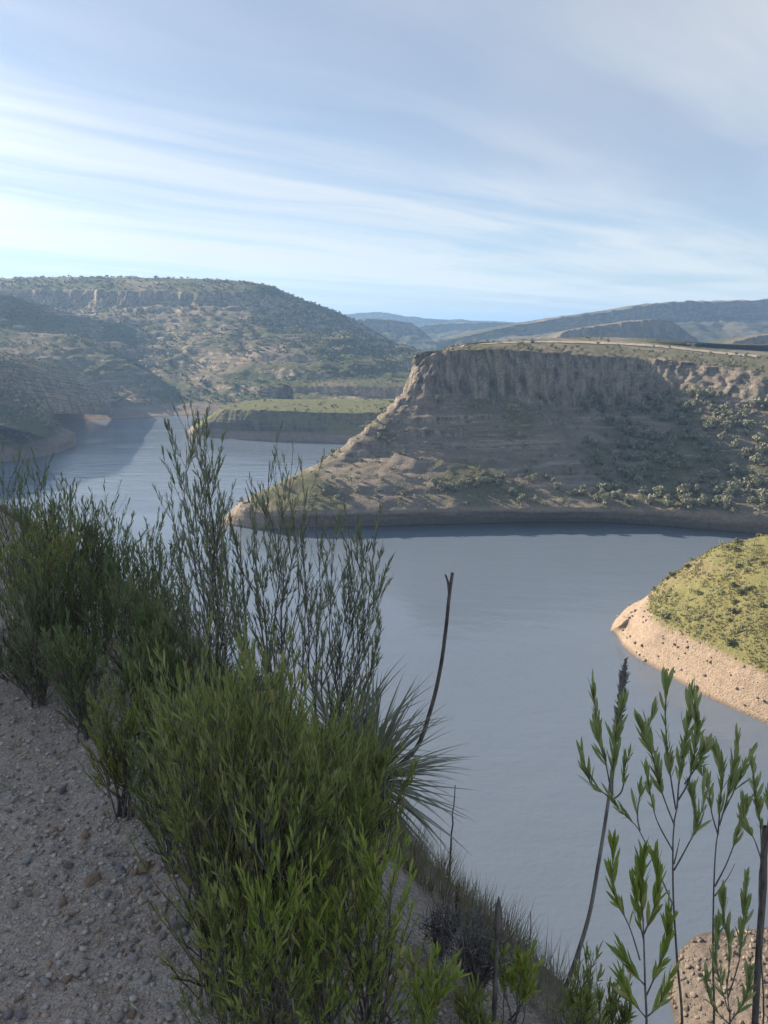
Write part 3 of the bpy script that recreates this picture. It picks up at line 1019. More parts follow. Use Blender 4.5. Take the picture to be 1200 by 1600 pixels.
def gravel_colour(t, pos):
    n = t.noise(pos, 2.2, 5, 0.6)
    n2 = t.noise(pos, 14, 5, 0.65)
    wv = t.n('ShaderNodeVectorMath', operation='MULTIPLY_ADD')
    t.put(wv.inputs[0], t.noise(pos, 45, 3, 0.6, 0, 'Color')); wv.inputs[1].default_value = (0.014,) * 3; t.put(wv.inputs[2], pos)
    c = t.mix(t.smooth(n, 0.35, 0.65), (0.54, 0.42, 0.32), (0.60, 0.51, 0.42))
    c = t.mix(t.smooth(n2, 0.45, 0.7), c, (0.50, 0.38, 0.28))
    nb = None
    for sc, dist in ((70.0, 0.011), (150.0, 0.006), (320.0, 0.003)):
        v = t.n('ShaderNodeTexVoronoi'); v.inputs['Scale'].default_value = sc; t.put(v.inputs['Vector'], wv.outputs[0])
        sp = t.n('ShaderNodeSeparateColor'); t.put(sp.inputs[0], v.outputs['Color'])
        c = t.mix(t.math('MULTIPLY', t.smooth(sp.outputs[0], 0.45, 1.0), 0.55), c, (0.64, 0.60, 0.56))
        c = t.mix(t.math('MULTIPLY', t.smooth(sp.outputs[1], 0.55, 1.0), 0.6), c, (0.24, 0.205, 0.18))
        c = t.mix(t.math('MULTIPLY', t.smooth(sp.outputs[2], 0.88, 1.0), 0.5), c, (0.48, 0.32, 0.22))
        h = t.math('MULTIPLY', t.math('SQRT', t.math('MAXIMUM', t.math('SUBTRACT', 1.0, t.math('MULTIPLY', v.outputs['Distance'], v.outputs['Distance'])), 0.0)), sp.outputs[0])
        nb = bump(t, h, dist * 1.8, 0.75, nb)
    nb = bump(t, n2, 0.02, 0.4, nb)
    return c, nb


def gravel_material():
    m, t = new_mat('gravel')
    pos = t.n('ShaderNodeNewGeometry').outputs['Position']
    c, nb = gravel_colour(t, pos)
    finish(t, c, 0.95, nb, 0.15)
    return m


def soil_material():
    m, t = new_mat('slope_soil')
    pos = t.n('ShaderNodeNewGeometry').outputs['Position']
    g, nb0 = gravel_colour(t, pos)
    n = t.noise(pos, 0.5, 5, 0.6); n2 = t.noise(pos, 5, 5, 0.65); n3 = t.noise(pos, 40, 4, 0.6)
    c = t.mix(t.smooth(n, 0.35, 0.65), (0.19, 0.16, 0.115), (0.14, 0.135, 0.075))
    c = t.mix(t.smooth(n2, 0.45, 0.7), c, (0.25, 0.215, 0.165))
    c = t.mix(t.smooth(n3, 0.55, 0.8), c, (0.09, 0.08, 0.06))
    sxy = t.n('ShaderNodeSeparateXYZ'); t.put(sxy.inputs[0], pos)
    dx = t.math('SUBTRACT', sxy.outputs[0], float(RC[0])); dy = t.math('SUBTRACT', sxy.outputs[1], float(RC[1]))
    r = t.math('SQRT', t.math('ADD', t.math('MULTIPLY', dx, dx), t.math('MULTIPLY', dy, dy)))
    e = t.math('ADD', r, t.math('MULTIPLY', t.math('SUBTRACT', n2, 0.5), 0.9))
    c = t.mix(t.smooth(e, RR + 1.3, RR + 0.7), c, g)
    nb = bump(t, n2, 0.12, 0.8, nb0); nb = bump(t, n3, 0.02, 0.8, nb)
    finish(t, c, 0.95, nb, 0.1)
    return m


M['gravel'] = gravel_material()
M['soil'] = soil_material()
AV = math.atan2(18.0, 30.0)                   # bearing of the camera's stretch of road
gravel_road = polar_sheet('gravel_road', -4.6, 0.42, 230, AV - 0.05, AV + 0.22, 330, M['gravel'])
road_on = polar_sheet('road_ahead', -4.6, 0.42, 40, AV + 0.22, AV + 2.2, 160, M['gravel'])
road_back = polar_sheet('road_behind', -4.6, 0.42, 40, AV - 1.6, AV - 0.05, 120, M['gravel'])
hillside = polar_sheet('hillside', 0.42, 75, 170, AV - 0.9, AV + 1.9, 430, M['soil'], power=2.4)
road_bank = polar_sheet('bank_hill', -30, -4.6, 60, AV - 1.6, AV + 2.2, 200, M['soil'])

# unseen knoll, added on the sun's bearing beyond the left edge to shade this slope
na, nr = 160, 60
aa = np.linspace(0, 2 * math.pi, na); rr = 125 * np.linspace(0, 1, nr) ** 0.9
A, R_ = np.meshgrid(aa, rr, indexing='ij')
kx = -110 * math.sin(SUN_AZ) + R_ * np.cos(A); ky = 110 * math.cos(SUN_AZ) + R_ * np.sin(A)
kz = 158 - 1.7 * np.maximum(R_ - 17, 0) - 0.08 * R_ + 2.0 * np.clip(R_ / 20, 0, 1) * fbm(np.stack([kx * 0.03, ky * 0.03, 0 * kx], -1), 4) * np.abs(np.cos(A / 2 - 1.2)) ** 0.3
G = np.stack([kx, ky, kz], -1); G[-1] = G[0]
link('shade_knoll_hill', mesh('shade_knoll_hill', G.reshape(-1, 3), grid_faces(na, nr), M['hill'], smooth=False), kind='structure')

# --- stones
def stone_pool(seed, flat=0.65, sub=1, rough=0.28):
    rng = np.random.default_rng(seed)
    import bmesh
    bm = bmesh.new()
    bmesh.ops.create_icosphere(bm, subdivisions=sub, radius=1.0)
    V = np.array([v.co[:] for v in bm.verts]); F = np.array([[v.index for v in f.verts] for f in bm.faces])
    bm.free()
    for _ in range(10):                            # chipped faces
        n = unit(rng.normal(size=3)); k = 0.45 + 0.35 * rng.random()
        d = V @ n
        V = V - np.where(d > k, d - k, 0)[:, None] * n
    V = V * (1 + rough * perlin(V * 1.3 + seed * 3.1))[:, None] * np.array([1, 0.6 + 0.4 * rng.random(), flat * (0.7 + 0.5 * rng.random())])
    p = Pool(); p.add(V, T=F)
    return p


def stone_material(name, a, b, isl=True, c=None):
    m, t = new_mat(name)
    g = t.n('ShaderNodeNewGeometry')
    r = g.outputs['Random Per Island'] if isl else t.n('ShaderNodeObjectInfo').outputs['Random']
    col = t.mix(r, a, b)
    if c is not None:
        col = t.mix(t.smooth(t.math('FRACT', t.math('MULTIPLY', r, 5.7)), 0.75, 0.85), col, c)
    n = t.noise(t.n('ShaderNodeTexCoord').outputs['Object'] if not isl else g.outputs['Position'], 3.0 if not isl else 60.0, 5, 0.65)
    col = t.mix(t.math('MULTIPLY', t.smooth(n, 0.4, 0.7), 0.5), col, tuple(x * 0.85 for x in a))
    finish(t, col, 0.9, bump(t, n, 0.25 if not isl else 0.006, 0.6), 0.2)
    return m


M['pebble'] = stone_material('pebble', (0.42, 0.355, 0.30), (0.64, 0.585, 0.53), True, (0.46, 0.33, 0.24))
M['stone'] = stone_material('road_stone', (0.38, 0.335, 0.30), (0.60, 0.565, 0.53), False, (0.48, 0.35, 0.26))
M['boulder'] = stone_material('shore_rock', (0.15, 0.125, 0.105), (0.30, 0.25, 0.20), False)
M['pale_stone'] = stone_material('pale_stone', (0.55, 0.52, 0.49), (0.55, 0.52, 0.49), False)
M['pink_stone'] = stone_material('pinkish_stone', (0.46, 0.33, 0.25), (0.46, 0.33, 0.25), False)
M['ochre_stone'] = stone_material('ochre_stone', (0.45, 0.36, 0.20), (0.45, 0.36, 0.20), False)
M['mauve_stone'] = stone_material('mauve_stone', (0.36, 0.32, 0.33), (0.36, 0.32, 0.33), False)
peb_pools = [stone_pool(i, sub=1) for i in range(8)]
chip_pools = [stone_pool(70 + i, sub=0 or 1, rough=0.5) if i < 2 else stone_pool(70 + i, sub=1, rough=0.5) for i in range(6)]
stone_meshes = {}


def stone_mesh(i, mat):
    k = (i % 6, mat)
    if k not in stone_meshes:
        stone_meshes[k] = stone_pool(40 + i % 6, sub=2, rough=0.35).mesh('stone', M[mat], smooth=False)
    return stone_meshes[k]


def road_point(px, py):
    """where the view through (px, py) meets our hillside"""
    d = ray(px, py)
    Y = np.linspace(0.6, 60, 6000)
    z = ground_z(d[0] * Y, Y, False)
    hit = np.argmax(CAM_Z + d[2] * Y < z)
    y = Y[hit]
    return np.array([d[0] * y, y, float(ground_z(np.array(d[0] * y), np.array(y)))])


rng = np.random.default_rng(77)
# loose gravel, uncountable
n = 30000
s = -2.9 + 3.5 * rng.random(n) ** 0.8
a = AV - 0.04 + 0.16 * rng.random(n) ** 1.2
x = RC[0] + (RR + s) * np.cos(a); y = RC[1] + (RR + s) * np.sin(a)
px, py = project(np.stack([x, y, ground_z(x, y, False)], -1))
ok = (px > -80) & (px < 700) & (py > 1000) & (py < 1700)
x, y = x[ok], y[ok]
sz = 0.003 + 0.0125 * rng.random(len(x)) ** 2.3
scatter_stuff('gravel', peb_pools, np.stack([x, y, ground_z(x, y) + sz * 0.15], -1), sz, M['pebble'], rng)
# bigger loose stones, one by one
n = 0
seen = []
while n < 190:
    px, py = rng.random() * 420, 1085 + rng.random() ** 0.8 * 520
    edge = 0 + (py - 1085) * 0.66
    if px > edge + 40:
        continue
    if px < edge - 130 and rng.random() < 0.72:
        continue
    p = road_point(px, py)
    r = 0.007 + 0.014 * rng.random() ** 2.4
    if any(np.hypot(p[0] - q[0], p[1] - q[1]) < (r + q[2]) * 0.9 for q in seen):
        continue
    seen.append((p[0], p[1], r))
    kd = ('pale_stone', 'stone', 'pink_stone', 'stone', 'mauve_stone')[n % 5]
    zn = 'along the verge under the shrubs' if px > edge - 70 else 'out on the open gravel of the road'
    cn = {'pale_stone': 'pale grey', 'stone': 'grey brown', 'pink_stone': 'reddish', 'mauve_stone': 'dark mauve grey'}[kd]
    o = link('stone', stone_mesh(n, kd), loc=p + np.array([0, 0, r * 0.25]), label='small loose %s stone lying %s' % (cn, zn), cat='stone', group='%s stones %s' % (cn, zn))
    o.scale = (r, r, r)
    o.rotation_euler = (rng.random() * 0.6, rng.random() * 0.6, rng.random() * 6.28)
    n += 1
for px, py, r, mat, nm, lab in (
        (146, 1381, 0.030, 'pink_stone', 'stone', 'pinkish angular stone by the road edge, largest in its patch'),
        (232, 1240, 0.022, 'pale_stone', 'stone', 'pale stone half hidden at the foot of the small roadside shrub'),
        (281, 1468, 0.034, 'mauve_stone', 'stone', 'rounded mauve grey stone under the front edge of the big shrub'),
        (45, 1345, 0.021, 'pale_stone', 'stone', 'pale rounded stone alone on the grey gravel'),
        (225, 1370, 0.030, 'ochre_stone', 'stone', 'yellowish stone between the road edge and the shrub stems'),
        (97, 1243, 0.028, 'mauve_stone', 'stone', 'dark grey stone on the verge near the upper shrubs'),
        (12, 1588, 0.018, 'mauve_stone', 'stone', 'dark round pebble in the lower corner of the road'),
        (134, 1312, 0.022, 'pink_stone', 'stone', 'reddish brown stone up the verge from the pinkish one'),
        (622, 1578, 0.040, 'pale_stone', 'stone', 'large pale blocky stone under the bright green shrub'),
        (492, 1590, 0.028, 'pale_stone', 'stone', 'pale stone at the foot of the dense olive shrub'),
        (470, 1598, 0.024, 'mauve_stone', 'stone', 'grey stone beside the pale one under the dense shrub'),
        (190, 1368, 0.024, 'mauve_stone', 'stone', 'flat grey stone beside the yellowish one')):
    p = road_point(px, py)
    o = link(nm, stone_mesh(int(px), mat), loc=p + np.array([0, 0, r * 0.3]), label=lab, cat='stone')
    o.scale = (r, r, r * 1.05)
    o.rotation_euler = (0.2, 0.1, px * 0.37)
# shore rocks
P, N = point.scatter(5000, rng, lambda P, N, lev, px, py: (P[:, 2] > 0.3) * (px > 1000) * (px < 1230) * (py > 1430) * (py < 1640))
sz = 0.16 + 0.65 * rng.random(len(P)) ** 3
order = np.argsort(-sz)
for i in order[:130]:
    o = link('shore_rock', stone_mesh(i, 'boulder'), loc=P[i] + np.array([0, 0, sz[i] * 0.15]), label='brown rock lying on the bare shore point below the hillside', cat='rock', group='rocks on the near shore point')
    o.scale = (sz[i],) * 3; o.rotation_euler = (rng.random() * 0.5, rng.random() * 0.5, rng.random() * 6.28)
rest = order[130:1800]
M['rubble'] = stone_material('rubble', (0.11, 0.095, 0.08), (0.27, 0.23, 0.20), True)
scatter_stuff('shore_rubble', peb_pools, P[rest], sz[rest] * 0.9, M['rubble'], rng)
P, N = head.scatter(9000, rng, lambda P, N, lev, px, py: (P[:, 2] > 0.2) * (P[:, 2] < 12.2) * (px > 940) * (px < 1230) * (py < 1150))
sz = 0.12 + 0.75 * rng.random(len(P)) ** 5
order = np.argsort(-sz)
for i in order[:110]:
    o = link('beach_rock', stone_mesh(i, 'boulder'), loc=P[i] + np.array([0, 0, sz[i] * 0.15]), label='brown rock on the tan beach below the grassy headland', cat='rock', group='rocks on the headland beach')
    o.scale = (sz[i],) * 3; o.rotation_euler = (rng.random() * 0.5, rng.random() * 0.5, rng.random() * 6.28)
M['tan_rubble'] = stone_material('tan_rubble', (0.30, 0.22, 0.15), (0.55, 0.42, 0.29), True)
scatter_stuff('beach_rubble', peb_pools, P[order[110:2400]], sz[order[110:2400]] * 1.1, M['tan_rubble'], rng)

# fallen blocks on the mesa's talus and along its bare shore
P, N = mesa.scatter(16000, rng, lambda P, N, lev, px, py: (lev > 2.0) * (P[:, 2] > 0.2) * (px > 320) * (px < 1220) * np.where(P[:, 2] < 11, 0.5, 0.10))
sz = 0.25 + 1.3 * rng.random(len(P)) ** 4
P, sz = P[:2200], sz[:2200]
M['block'] = stone_material('fallen_block', (0.17, 0.145, 0.12), (0.40, 0.335, 0.265), True)
scatter_stuff('mesa_rubble', peb_pools, P, sz, M['block'], rng)

# --- plants on the lit headland: grass clumps (uncountable), cactus-like upright plants and shrubs
def tuft_pool(seed, n=12, w=0.05):
    r = np.random.default_rng(seed)
    p = Pool()
    a = r.random(n) * 6.28; t = 0.15 + 0.55 * r.random(n); l = 0.6 + 0.5 * r.random(n)
    b = np.stack([0.12 * np.cos(a), 0.12 * np.sin(a), -0.05 + 0 * a], 1)
    tip = b + np.stack([np.cos(a) * np.sin(t), np.sin(a) * np.sin(t), np.cos(t)], 1) * l[:, None]
    sd = np.stack([-np.sin(a), np.cos(a), 0 * a], 1) * w
    V = np.stack([b - sd, b + sd, tip], 1).reshape(-1, 3)
    p.add(V, T=np.arange(3 * n).reshape(-1, 3))
    return p


tufts = [tuft_pool(i) for i in range(8)]
wide_tufts = [tuft_pool(20 + i, 10, 0.12) for i in range(8)]
M['head_grass'] = leaf_material('headland_grass', (0.19, 0.19, 0.08), (0.32, 0.29, 0.13), (0.43, 0.36, 0.21), trans=0.25)
P, N = head.scatter(60000, rng, lambda P, N, lev, px, py: (P[:, 2] > 12.2 + 1.5 * fbm(P * 0.25, 2)) * (px > 960) * (px < 1260) * (py < 1080) * np.where(fbm(P * 0.10, 3) > -0.08, 0.85, 0.12))
scatter_stuff('headland_grass', wide_tufts, P, 0.35 + 0.55 * rng.random(len(P)), M['head_grass'], rng)
head_tree = [p.mesh('headland_shrub', [M['scrub_green'], M['bark']]) for p in tree_pools]
P, N = head.scatter(5000, rng, lambda P, N, lev, px, py: (P[:, 2] > 13) * (px > 985) * (px < 1225) * (py < 1060) * 0.3 * (fbm(P * 0.10 + 5, 2) > -0.1))
sz = 0.6 + 1.9 * rng.random(len(P)) ** 2.5
for i in np.argsort(-sz * rng.random(len(sz)))[:80]:
    o = link('headland_shrub', head_tree[int(rng.integers(0, 7))], loc=P[i] - np.array([0, 0, 0.15]), label='yellow green shrub growing on the sunlit grassy headland', cat='shrub', group='shrubs on the grassy headland')
    o.rotation_euler = (0, 0, rng.random() * 6.28)
    o.scale = (sz[i] * 1.3, sz[i] * 1.3, sz[i])


def cactus_mesh(seed):
    r = np.random.default_rng(seed)
    p = Pool()
    for _ in range(int(r.integers(3, 7))):
        a = r.random() * 6.28; o = 0.10 + 0.12 * r.random(); h = 0.6 + 0.5 * r.random()
        b = np.array([o * math.cos(a) * 0.4, o * math.sin(a) * 0.4, -0.05])
        k = np.array([o * math.cos(a) * 1.8, o * math.sin(a) * 1.8, 0.25])
        tp = k + np.array([0.02 * math.cos(a), 0.02 * math.sin(a), h - 0.25])
        V, Q = tube([b, k, 0.5 * (k + tp), tp - [0, 0, 0.05], tp], [0.045, 0.06, 0.06, 0.05, 0.012], 7)
        p.add(V, Q=Q)
    return p.mesh('organ_cactus', M['cactus'], smooth=True)


M['cactus'] = bark_material('cactus_skin', (0.20, 0.22, 0.10), (0.34, 0.33, 0.19), 6)
cm = [cactus_mesh(i) for i in range(5)]
P, N = head.scatter(4000, rng, lambda P, N, lev, px, py: (P[:, 2] > 12.5) * (px > 985) * (px < 1225) * (py < 1050) * np.where((px < 1040) & (py > 880), 0.9, 0.12))
sz = 1.0 + 1.3 * rng.random(len(P))
for i in range(min(110, len(P))):
    o = link('organ_cactus', cm[i % 5], loc=P[i] - np.array([0, 0, 0.05]), label='pale upright cactus standing in the grass of the sunlit headland', cat='cactus', group='cacti on the grassy headland')
    o.rotation_euler = (0, 0, rng.random() * 6.28); o.scale = (sz[i],) * 3
# ------------------------------------------------------------------ roadside shrubs with narrow upright leaves
def lance(width=0.125, fold=0.25, curve=0.10):
    """unit-length narrow leaf along +Z, folded along its midrib, faces +Y"""
    V, w = [], [0.12, 0.75, 1.0, 0.7]
    zs = [0.0, 0.25, 0.55, 0.82]
    for z, k in zip(zs, w):
        y = -curve * z * z
        V += [(-width * 0.5 * k, y + fold * width * 0.5 * k, z), (0, y, z), (width * 0.5 * k, y + fold * width * 0.5 * k, z)]
    V.append((0, -curve, 1.0))
    Q = []
    for i in range(3):
        a = i * 3
        Q += [(a, a + 1, a + 4, a + 3), (a + 1, a + 2, a + 5, a + 4)]
    return np.array(V), np.array(Q), np.array([(9, 10, 12), (10, 11, 12)])


LV, LQ, LT = lance()
MV = np.array([(0, 0, 0), (-0.045, 0.01, 0.33), (0.045, 0.01, 0.33), (-0.042, -0.03, 0.68), (0.042, -0.03, 0.68), (0, -0.1, 1.0)])   # plainer leaf for the mass of foliage
MQ = np.array([(1, 2, 4, 3)]); MT = np.array([(0, 2, 1), (3, 4, 5)])
LV2 = np.array([(0, 0, 0), (-0.06, 0.012, 0.45), (0.06, 0.012, 0.45), (0, -0.08, 1.0)])   # small cheap leaf
LT2 = np.array([(0, 2, 1), (1, 2, 3)])


def frames(D, rng, up=0.0):
    """random rotation matrices with the third axis along D"""
    D = unit(D)
    r = rng.normal(size=D.shape)
    A = unit(np.cross(D, r)); B = np.cross(D, A)
    return np.stack([A, B, D], -1)


class Shrub:
    def __init__(self, seed):
        self.rng = np.random.default_rng(seed)
        self.stems = []          # list of Pools
        self.LP, self.LR, self.LL, self.LS = [], [], [], []
        self.cur = 0

    def leaves(self, P, D, L):
        R = frames(D, self.rng)
        R[:, :, 0] *= (0.65 + 0.8 * self.rng.random((len(P), 1)))
        self.LP.append(P); self.LR.append(R); self.LL.append(L); self.LS.append(np.full(len(P), self.cur))

    def leaf_run(self, pts, t0, n, L, spread=(0.15, 0.6), up=0.45):
        """n leaves along the polyline pts from fraction t0 to the tip"""
        rng = self.rng
        pts = np.asarray(pts)
        t = t0 + (1 - t0) * np.sort(rng.random(n)) ** 0.85
        f = t * (len(pts) - 1); k = np.minimum(f.astype(int), len(pts) - 2); g = (f - k)[:, None]
        P = pts[k] * (1 - g) + pts[k + 1] * g
        T = unit(pts[k + 1] - pts[k])
        side = unit(np.cross(T, rng.normal(size=(n, 3))))
        a = spread[0] + (spread[1] - spread[0]) * rng.random((n, 1))
        a = a * (1 - 0.45 * t[:, None] ** 4)
        D = T * np.cos(a) + side * np.sin(a)
        D[:, 2] += up * rng.random(n)
        self.leaves(P, D, L * (0.45 + 0.75 * rng.random(n)))

    def grow(self, base, tips, rad, twigs, leaves, L, bare=0.3, twig_len=0.3, kink=0.03, twig_spread=0.55, sides=5):
        """stems from the base to every tip, with side twigs and leaves"""
        rng = self.rng
        base = np.asarray(base, float)
        for tip in tips:
            p = Pool()
            self.cur = len(self.stems)
            tip = np.asarray(tip, float)
            H = np.linalg.norm(tip - base)
            m = 9
            t = np.linspace(0, 1, m)[:, None]
            b0 = base + rng.normal(size=3) * np.array([0.02, 0.02, 0])
            out = (tip - b0) * np.array([1, 1, 0])
            ctrl = b0 + out * (0.55 + 0.3 * rng.random()) + np.array([0, 0, (tip - b0)[2] * 0.45])
            pts = (1 - t) ** 2 * b0 + 2 * t * (1 - t) * ctrl + t ** 2 * tip
            pts[1:-1] += rng.normal(size=(m - 2, 3)) * kink * H * 0.35
            rk = rad * (0.5 + 0.45 * rng.random())
            V, Q = tube(pts, rk * (1 - 0.78 * t[:, 0]), sides)
            p.add(V, Q=Q)
            self.leaf_run(pts, max(0.72, bare), int(leaves * 1.1), L)
            for k in range(twigs):
                tt = bare * 0.75 + (0.97 - bare * 0.75) * rng.random() ** 0.85
                f = tt * (m - 1); i = min(int(f), m - 2)
                s0 = pts[i] + (pts[i + 1] - pts[i]) * (f - i)
                T = unit(pts[i + 1] - pts[i])
                side = unit(np.cross(T, rng.normal(size=3)))
                ang = twig_spread * (0.6 + 0.7 * rng.random())
                D = T * math.cos(ang) + side * math.sin(ang)
                ln = H * twig_len * (0.5 + 0.7 * rng.random()) * (1.15 - 0.5 * tt)
                u = np.linspace(0, 1, 6)[:, None]
                tp = s0 + D * ln * u + np.array([0, 0, 1.0]) * ln * 0.35 * u ** 2 + rng.normal(size=(6, 3)) * 0.02 * ln * u
                r0 = rad * (1 - 0.78 * tt) * 0.5
                V, Q = tube(tp, np.maximum(r0 * (1 - 0.7 * u[:, 0]), 0.0006), 4)
                p.add(V, Q=Q)
                if rng.random() > 0.1:
                    self.leaf_run(tp, 0.25, int(leaves * (0.6 + 0.8 * rng.random())), L)
            self.stems.append(p)

    def branch(self, pts, r0, r1, t0=1.0, n=0, L=0.06, smooth=4):
        """a hand-placed branch with leaves from fraction t0 on"""
        pts = catmull(np.asarray(pts, float), max(len(pts) * smooth, 5))
        V, Q = tube(pts, np.linspace(r0, r1, len(pts)), 6)
        p = Pool(); p.add(V, Q=Q)
        self.stems.append(p)
        self.cur = len(self.stems) - 1
        if n:
            self.leaf_run(pts, t0, n, L, spread=(0.12, 0.5))
        return pts

    def build(self, name, base, label, cat, leaf_mat, obj_leaf_mat, bark, singles=0, cheap=False, group=None):
        root = link(name, None, loc=base, label=label, cat=cat, group=group)
        b = np.asarray(base, float)
        stem_objs = []
        for p in self.stems:
            p.V = [v - b for v in p.V]
            stem_objs.append(link('stem', p.mesh('stem', bark, smooth=True), parent=root))
        P = np.concatenate(self.LP); R = np.concatenate(self.LR); L = np.concatenate(self.LL); S_ = np.concatenate(self.LS)
        d = np.linalg.norm(P - np.array([0, 0, CAM_Z]), axis=1)
        px, py = project(P)
        vis = (px > -20) & (px < 1220) & (py > 0) & (py < 1630)
        order = np.argsort(-(L / d) * (0.02 + vis))
        one, rest = order[:singles], order[singles:]
        for i in one:
            o = link('leaf', LEAF_MESH[obj_leaf_mat], parent=stem_objs[S_[i]])
            Mx = np.eye(4); Mx[:3, :3] = R[i] * L[i]; Mx[:3, 3] = P[i] - b
            o.matrix_local = Matrix(Mx.tolist())
        if len(rest):
            T_, Q_, V_ = (LT2, None, LV2) if cheap else (MT, MQ, MV)
            W = np.einsum('nij,vj->nvi', R[rest] * L[rest][:, None, None], V_) + (P[rest] - b)[:, None]
            off = (np.arange(len(rest)) * len(V_))[:, None, None]
            pl = Pool()
            pl.add(W.reshape(-1, 3), Q=None if Q_ is None else (Q_[None] + off).reshape(-1, 4), T=(T_[None] + off).reshape(-1, 3))
            link('foliage', pl.mesh('foliage', leaf_mat), parent=root, kind='stuff')
        return root


DARK = dict(a=(0.155, 0.21, 0.09), b=(0.26, 0.315, 0.135), c=(0.31, 0.28, 0.15))
MIDG = dict(a=(0.22, 0.265, 0.08), b=(0.38, 0.41, 0.135), c=(0.40, 0.34, 0.15))
BRIT = dict(a=(0.24, 0.32, 0.065), b=(0.40, 0.46, 0.10), c=(0.50, 0.44, 0.16))
PALE = dict(a=(0.27, 0.33, 0.12), b=(0.44, 0.485, 0.20), c=(0.46, 0.42, 0.20))
SAGE = dict(a=(0.20, 0.235, 0.135), b=(0.31, 0.34, 0.20), c=(0.40, 0.38, 0.25))
LEAF_MESH = {}
for nm, cc in (('dark', DARK), ('mid', MIDG), ('bright', BRIT), ('pale', PALE), ('sage', SAGE)):
    M['leaf_' + nm] = leaf_material('leaf_' + nm, trans=0.4, rough=0.5, **cc)
    M['leafo_' + nm] = leaf_material('single_leaf_' + nm, trans=0.4, rough=0.5, obj_random=True, **cc)
    pl = Pool(); pl.add(LV, Q=LQ, T=LT)
    LEAF_MESH[nm] = pl.mesh('leaf', M['leafo_' + nm])
M['shrub_bark'] = bark_material('shrub_bark', (0.11, 0.095, 0.085), (0.22, 0.19, 0.17), 120)
M['grey_bark'] = bark_material('grey_bark', (0.17, 0.155, 0.15), (0.30, 0.275, 0.26), 120)


def bush(seed, px, Y, top, wpx, nst, label, kind='mid', twigs=12, leaves=16, L=0.05, bare=0.2, singles=0, rad=0.007, group=None, cheap=False, twig_len=0.3, name='shrub', ybase=None, lean=0.0):
    """a shrub whose top reaches view height `top` at bearing px, at distance Y"""
    rng = np.random.default_rng(seed)
    c = at_y(px, top, Y)
    bx, by = c[0], (ybase or Y)
    g = float(ground_z(np.array(bx), np.array(by)))
    base = np.array([bx, by, g - 0.02])
    Hh = (c[2] - g) * 1.06
    wd = wpx / 1200.0 * Y * 1.05 * 0.5
    tips = []
    for k in range(nst):
        a = rng.random() * 6.28; r = wd * math.sqrt((k + 0.4) / nst) * 0.92
        h = Hh * (1.0 - 0.42 * (r / wd) ** 2 * rng.random() - 0.12 * rng.random())
        tips.append(base + np.array([r * math.cos(a) + lean * Hh, r * math.sin(a) * 0.85, h]))
    s = Shrub(seed)
    s.grow(base, tips, rad, twigs, leaves, L, bare=bare, twig_len=twig_len)
    return s.build(name, base, label, 'shrub', M['leaf_' + kind], kind, M['shrub_bark'], singles=singles, cheap=cheap, group=group)


# the dense front thicket
bush(1, 400, 1.43, 1075, 190, 13, 'large dense olive green shrub in the front centre beside the gravel road', 'mid', twigs=20, leaves=26, L=0.036, bare=0.06, singles=300, rad=0.006)
bush(61, 322, 1.52, 1100, 170, 11, 'olive shrub on the road side of the large front centre shrub', 'mid', twigs=19, leaves=25, L=0.035, bare=0.06, singles=120, rad=0.006)
bush(62, 478, 1.52, 1150, 170, 11, 'olive shrub between the large front centre shrub and the sotol', 'mid', twigs=19, leaves=25, L=0.035, bare=0.06, singles=120, rad=0.006)
bush(2, 520, 1.72, 1135, 220, 15, 'dense green shrub growing against the spiky sotol plant', 'mid', twigs=21, leaves=28, L=0.036, bare=0.2, singles=200, rad=0.006)
bush(3, 300, 1.78, 1085, 190, 13, 'green shrub between the gravel road and the large olive shrub', 'mid', twigs=20, leaves=26, L=0.035, bare=0.25, singles=150, rad=0.006)
bush(4, 575, 1.33, 1305, 105, 10, 'bright yellow green shrub at the bottom, in front of the sotol', 'bright', twigs=12, leaves=21, L=0.034, bare=0.12, singles=250, rad=0.005)
bush(5, 505, 1.30, 1400, 105, 8, 'low bright green shrub at the foot of the large olive shrub', 'bright', twigs=10, leaves=19, L=0.034, bare=0.12, singles=150, rad=0.005)
bush(63, 345, 1.30, 1385, 130, 8, 'low green shrub in front of the large olive shrub, road side', 'mid', twigs=10, leaves=20, L=0.036, bare=0.06, singles=60, rad=0.004)
bush(64, 425, 1.27, 1340, 120, 8, 'low yellowish shrub directly in front of the large olive shrub', 'bright', twigs=10, leaves=20, L=0.036, bare=0.06, singles=100, rad=0.004)
bush(6, 170, 2.24, 1088, 130, 10, 'small round yellowish shrub standing alone at the road edge', 'mid', twigs=15, leaves=20, L=0.034, bare=0.36, singles=60, rad=0.006)
bush(7, 250, 1.95, 1140, 110, 9, 'slender green shrub with bare dark stems beside the road', 'dark', twigs=13, leaves=19, L=0.038, bare=0.33, singles=60, rad=0.006)
# tall airy shrubs against the water
def fan(seed, bpx, bpy_, Y, tips, label, kind='sage', rad=0.006, twigs=14, leaves=13, L=0.033, bare=0.5, twig_len=0.16, singles=60):
    """an open shrub whose stems fan out to the given view positions"""
    r = np.random.default_rng(seed)
    b = at_y(bpx, bpy_, Y)
    b[2] = float(ground_z(np.array(b[0]), np.array(b[1]))) - 0.02
    s = Shrub(seed)
    s.grow(b, [at_y(x, y, Y + 0.22 * r.normal()) for x, y in tips], rad, twigs, leaves, L, bare=bare, twig_len=twig_len, twig_spread=0.42)
    return s.build('shrub', b, label, 'shrub', M['leaf_' + kind], kind, M['shrub_bark'], singles=singles)


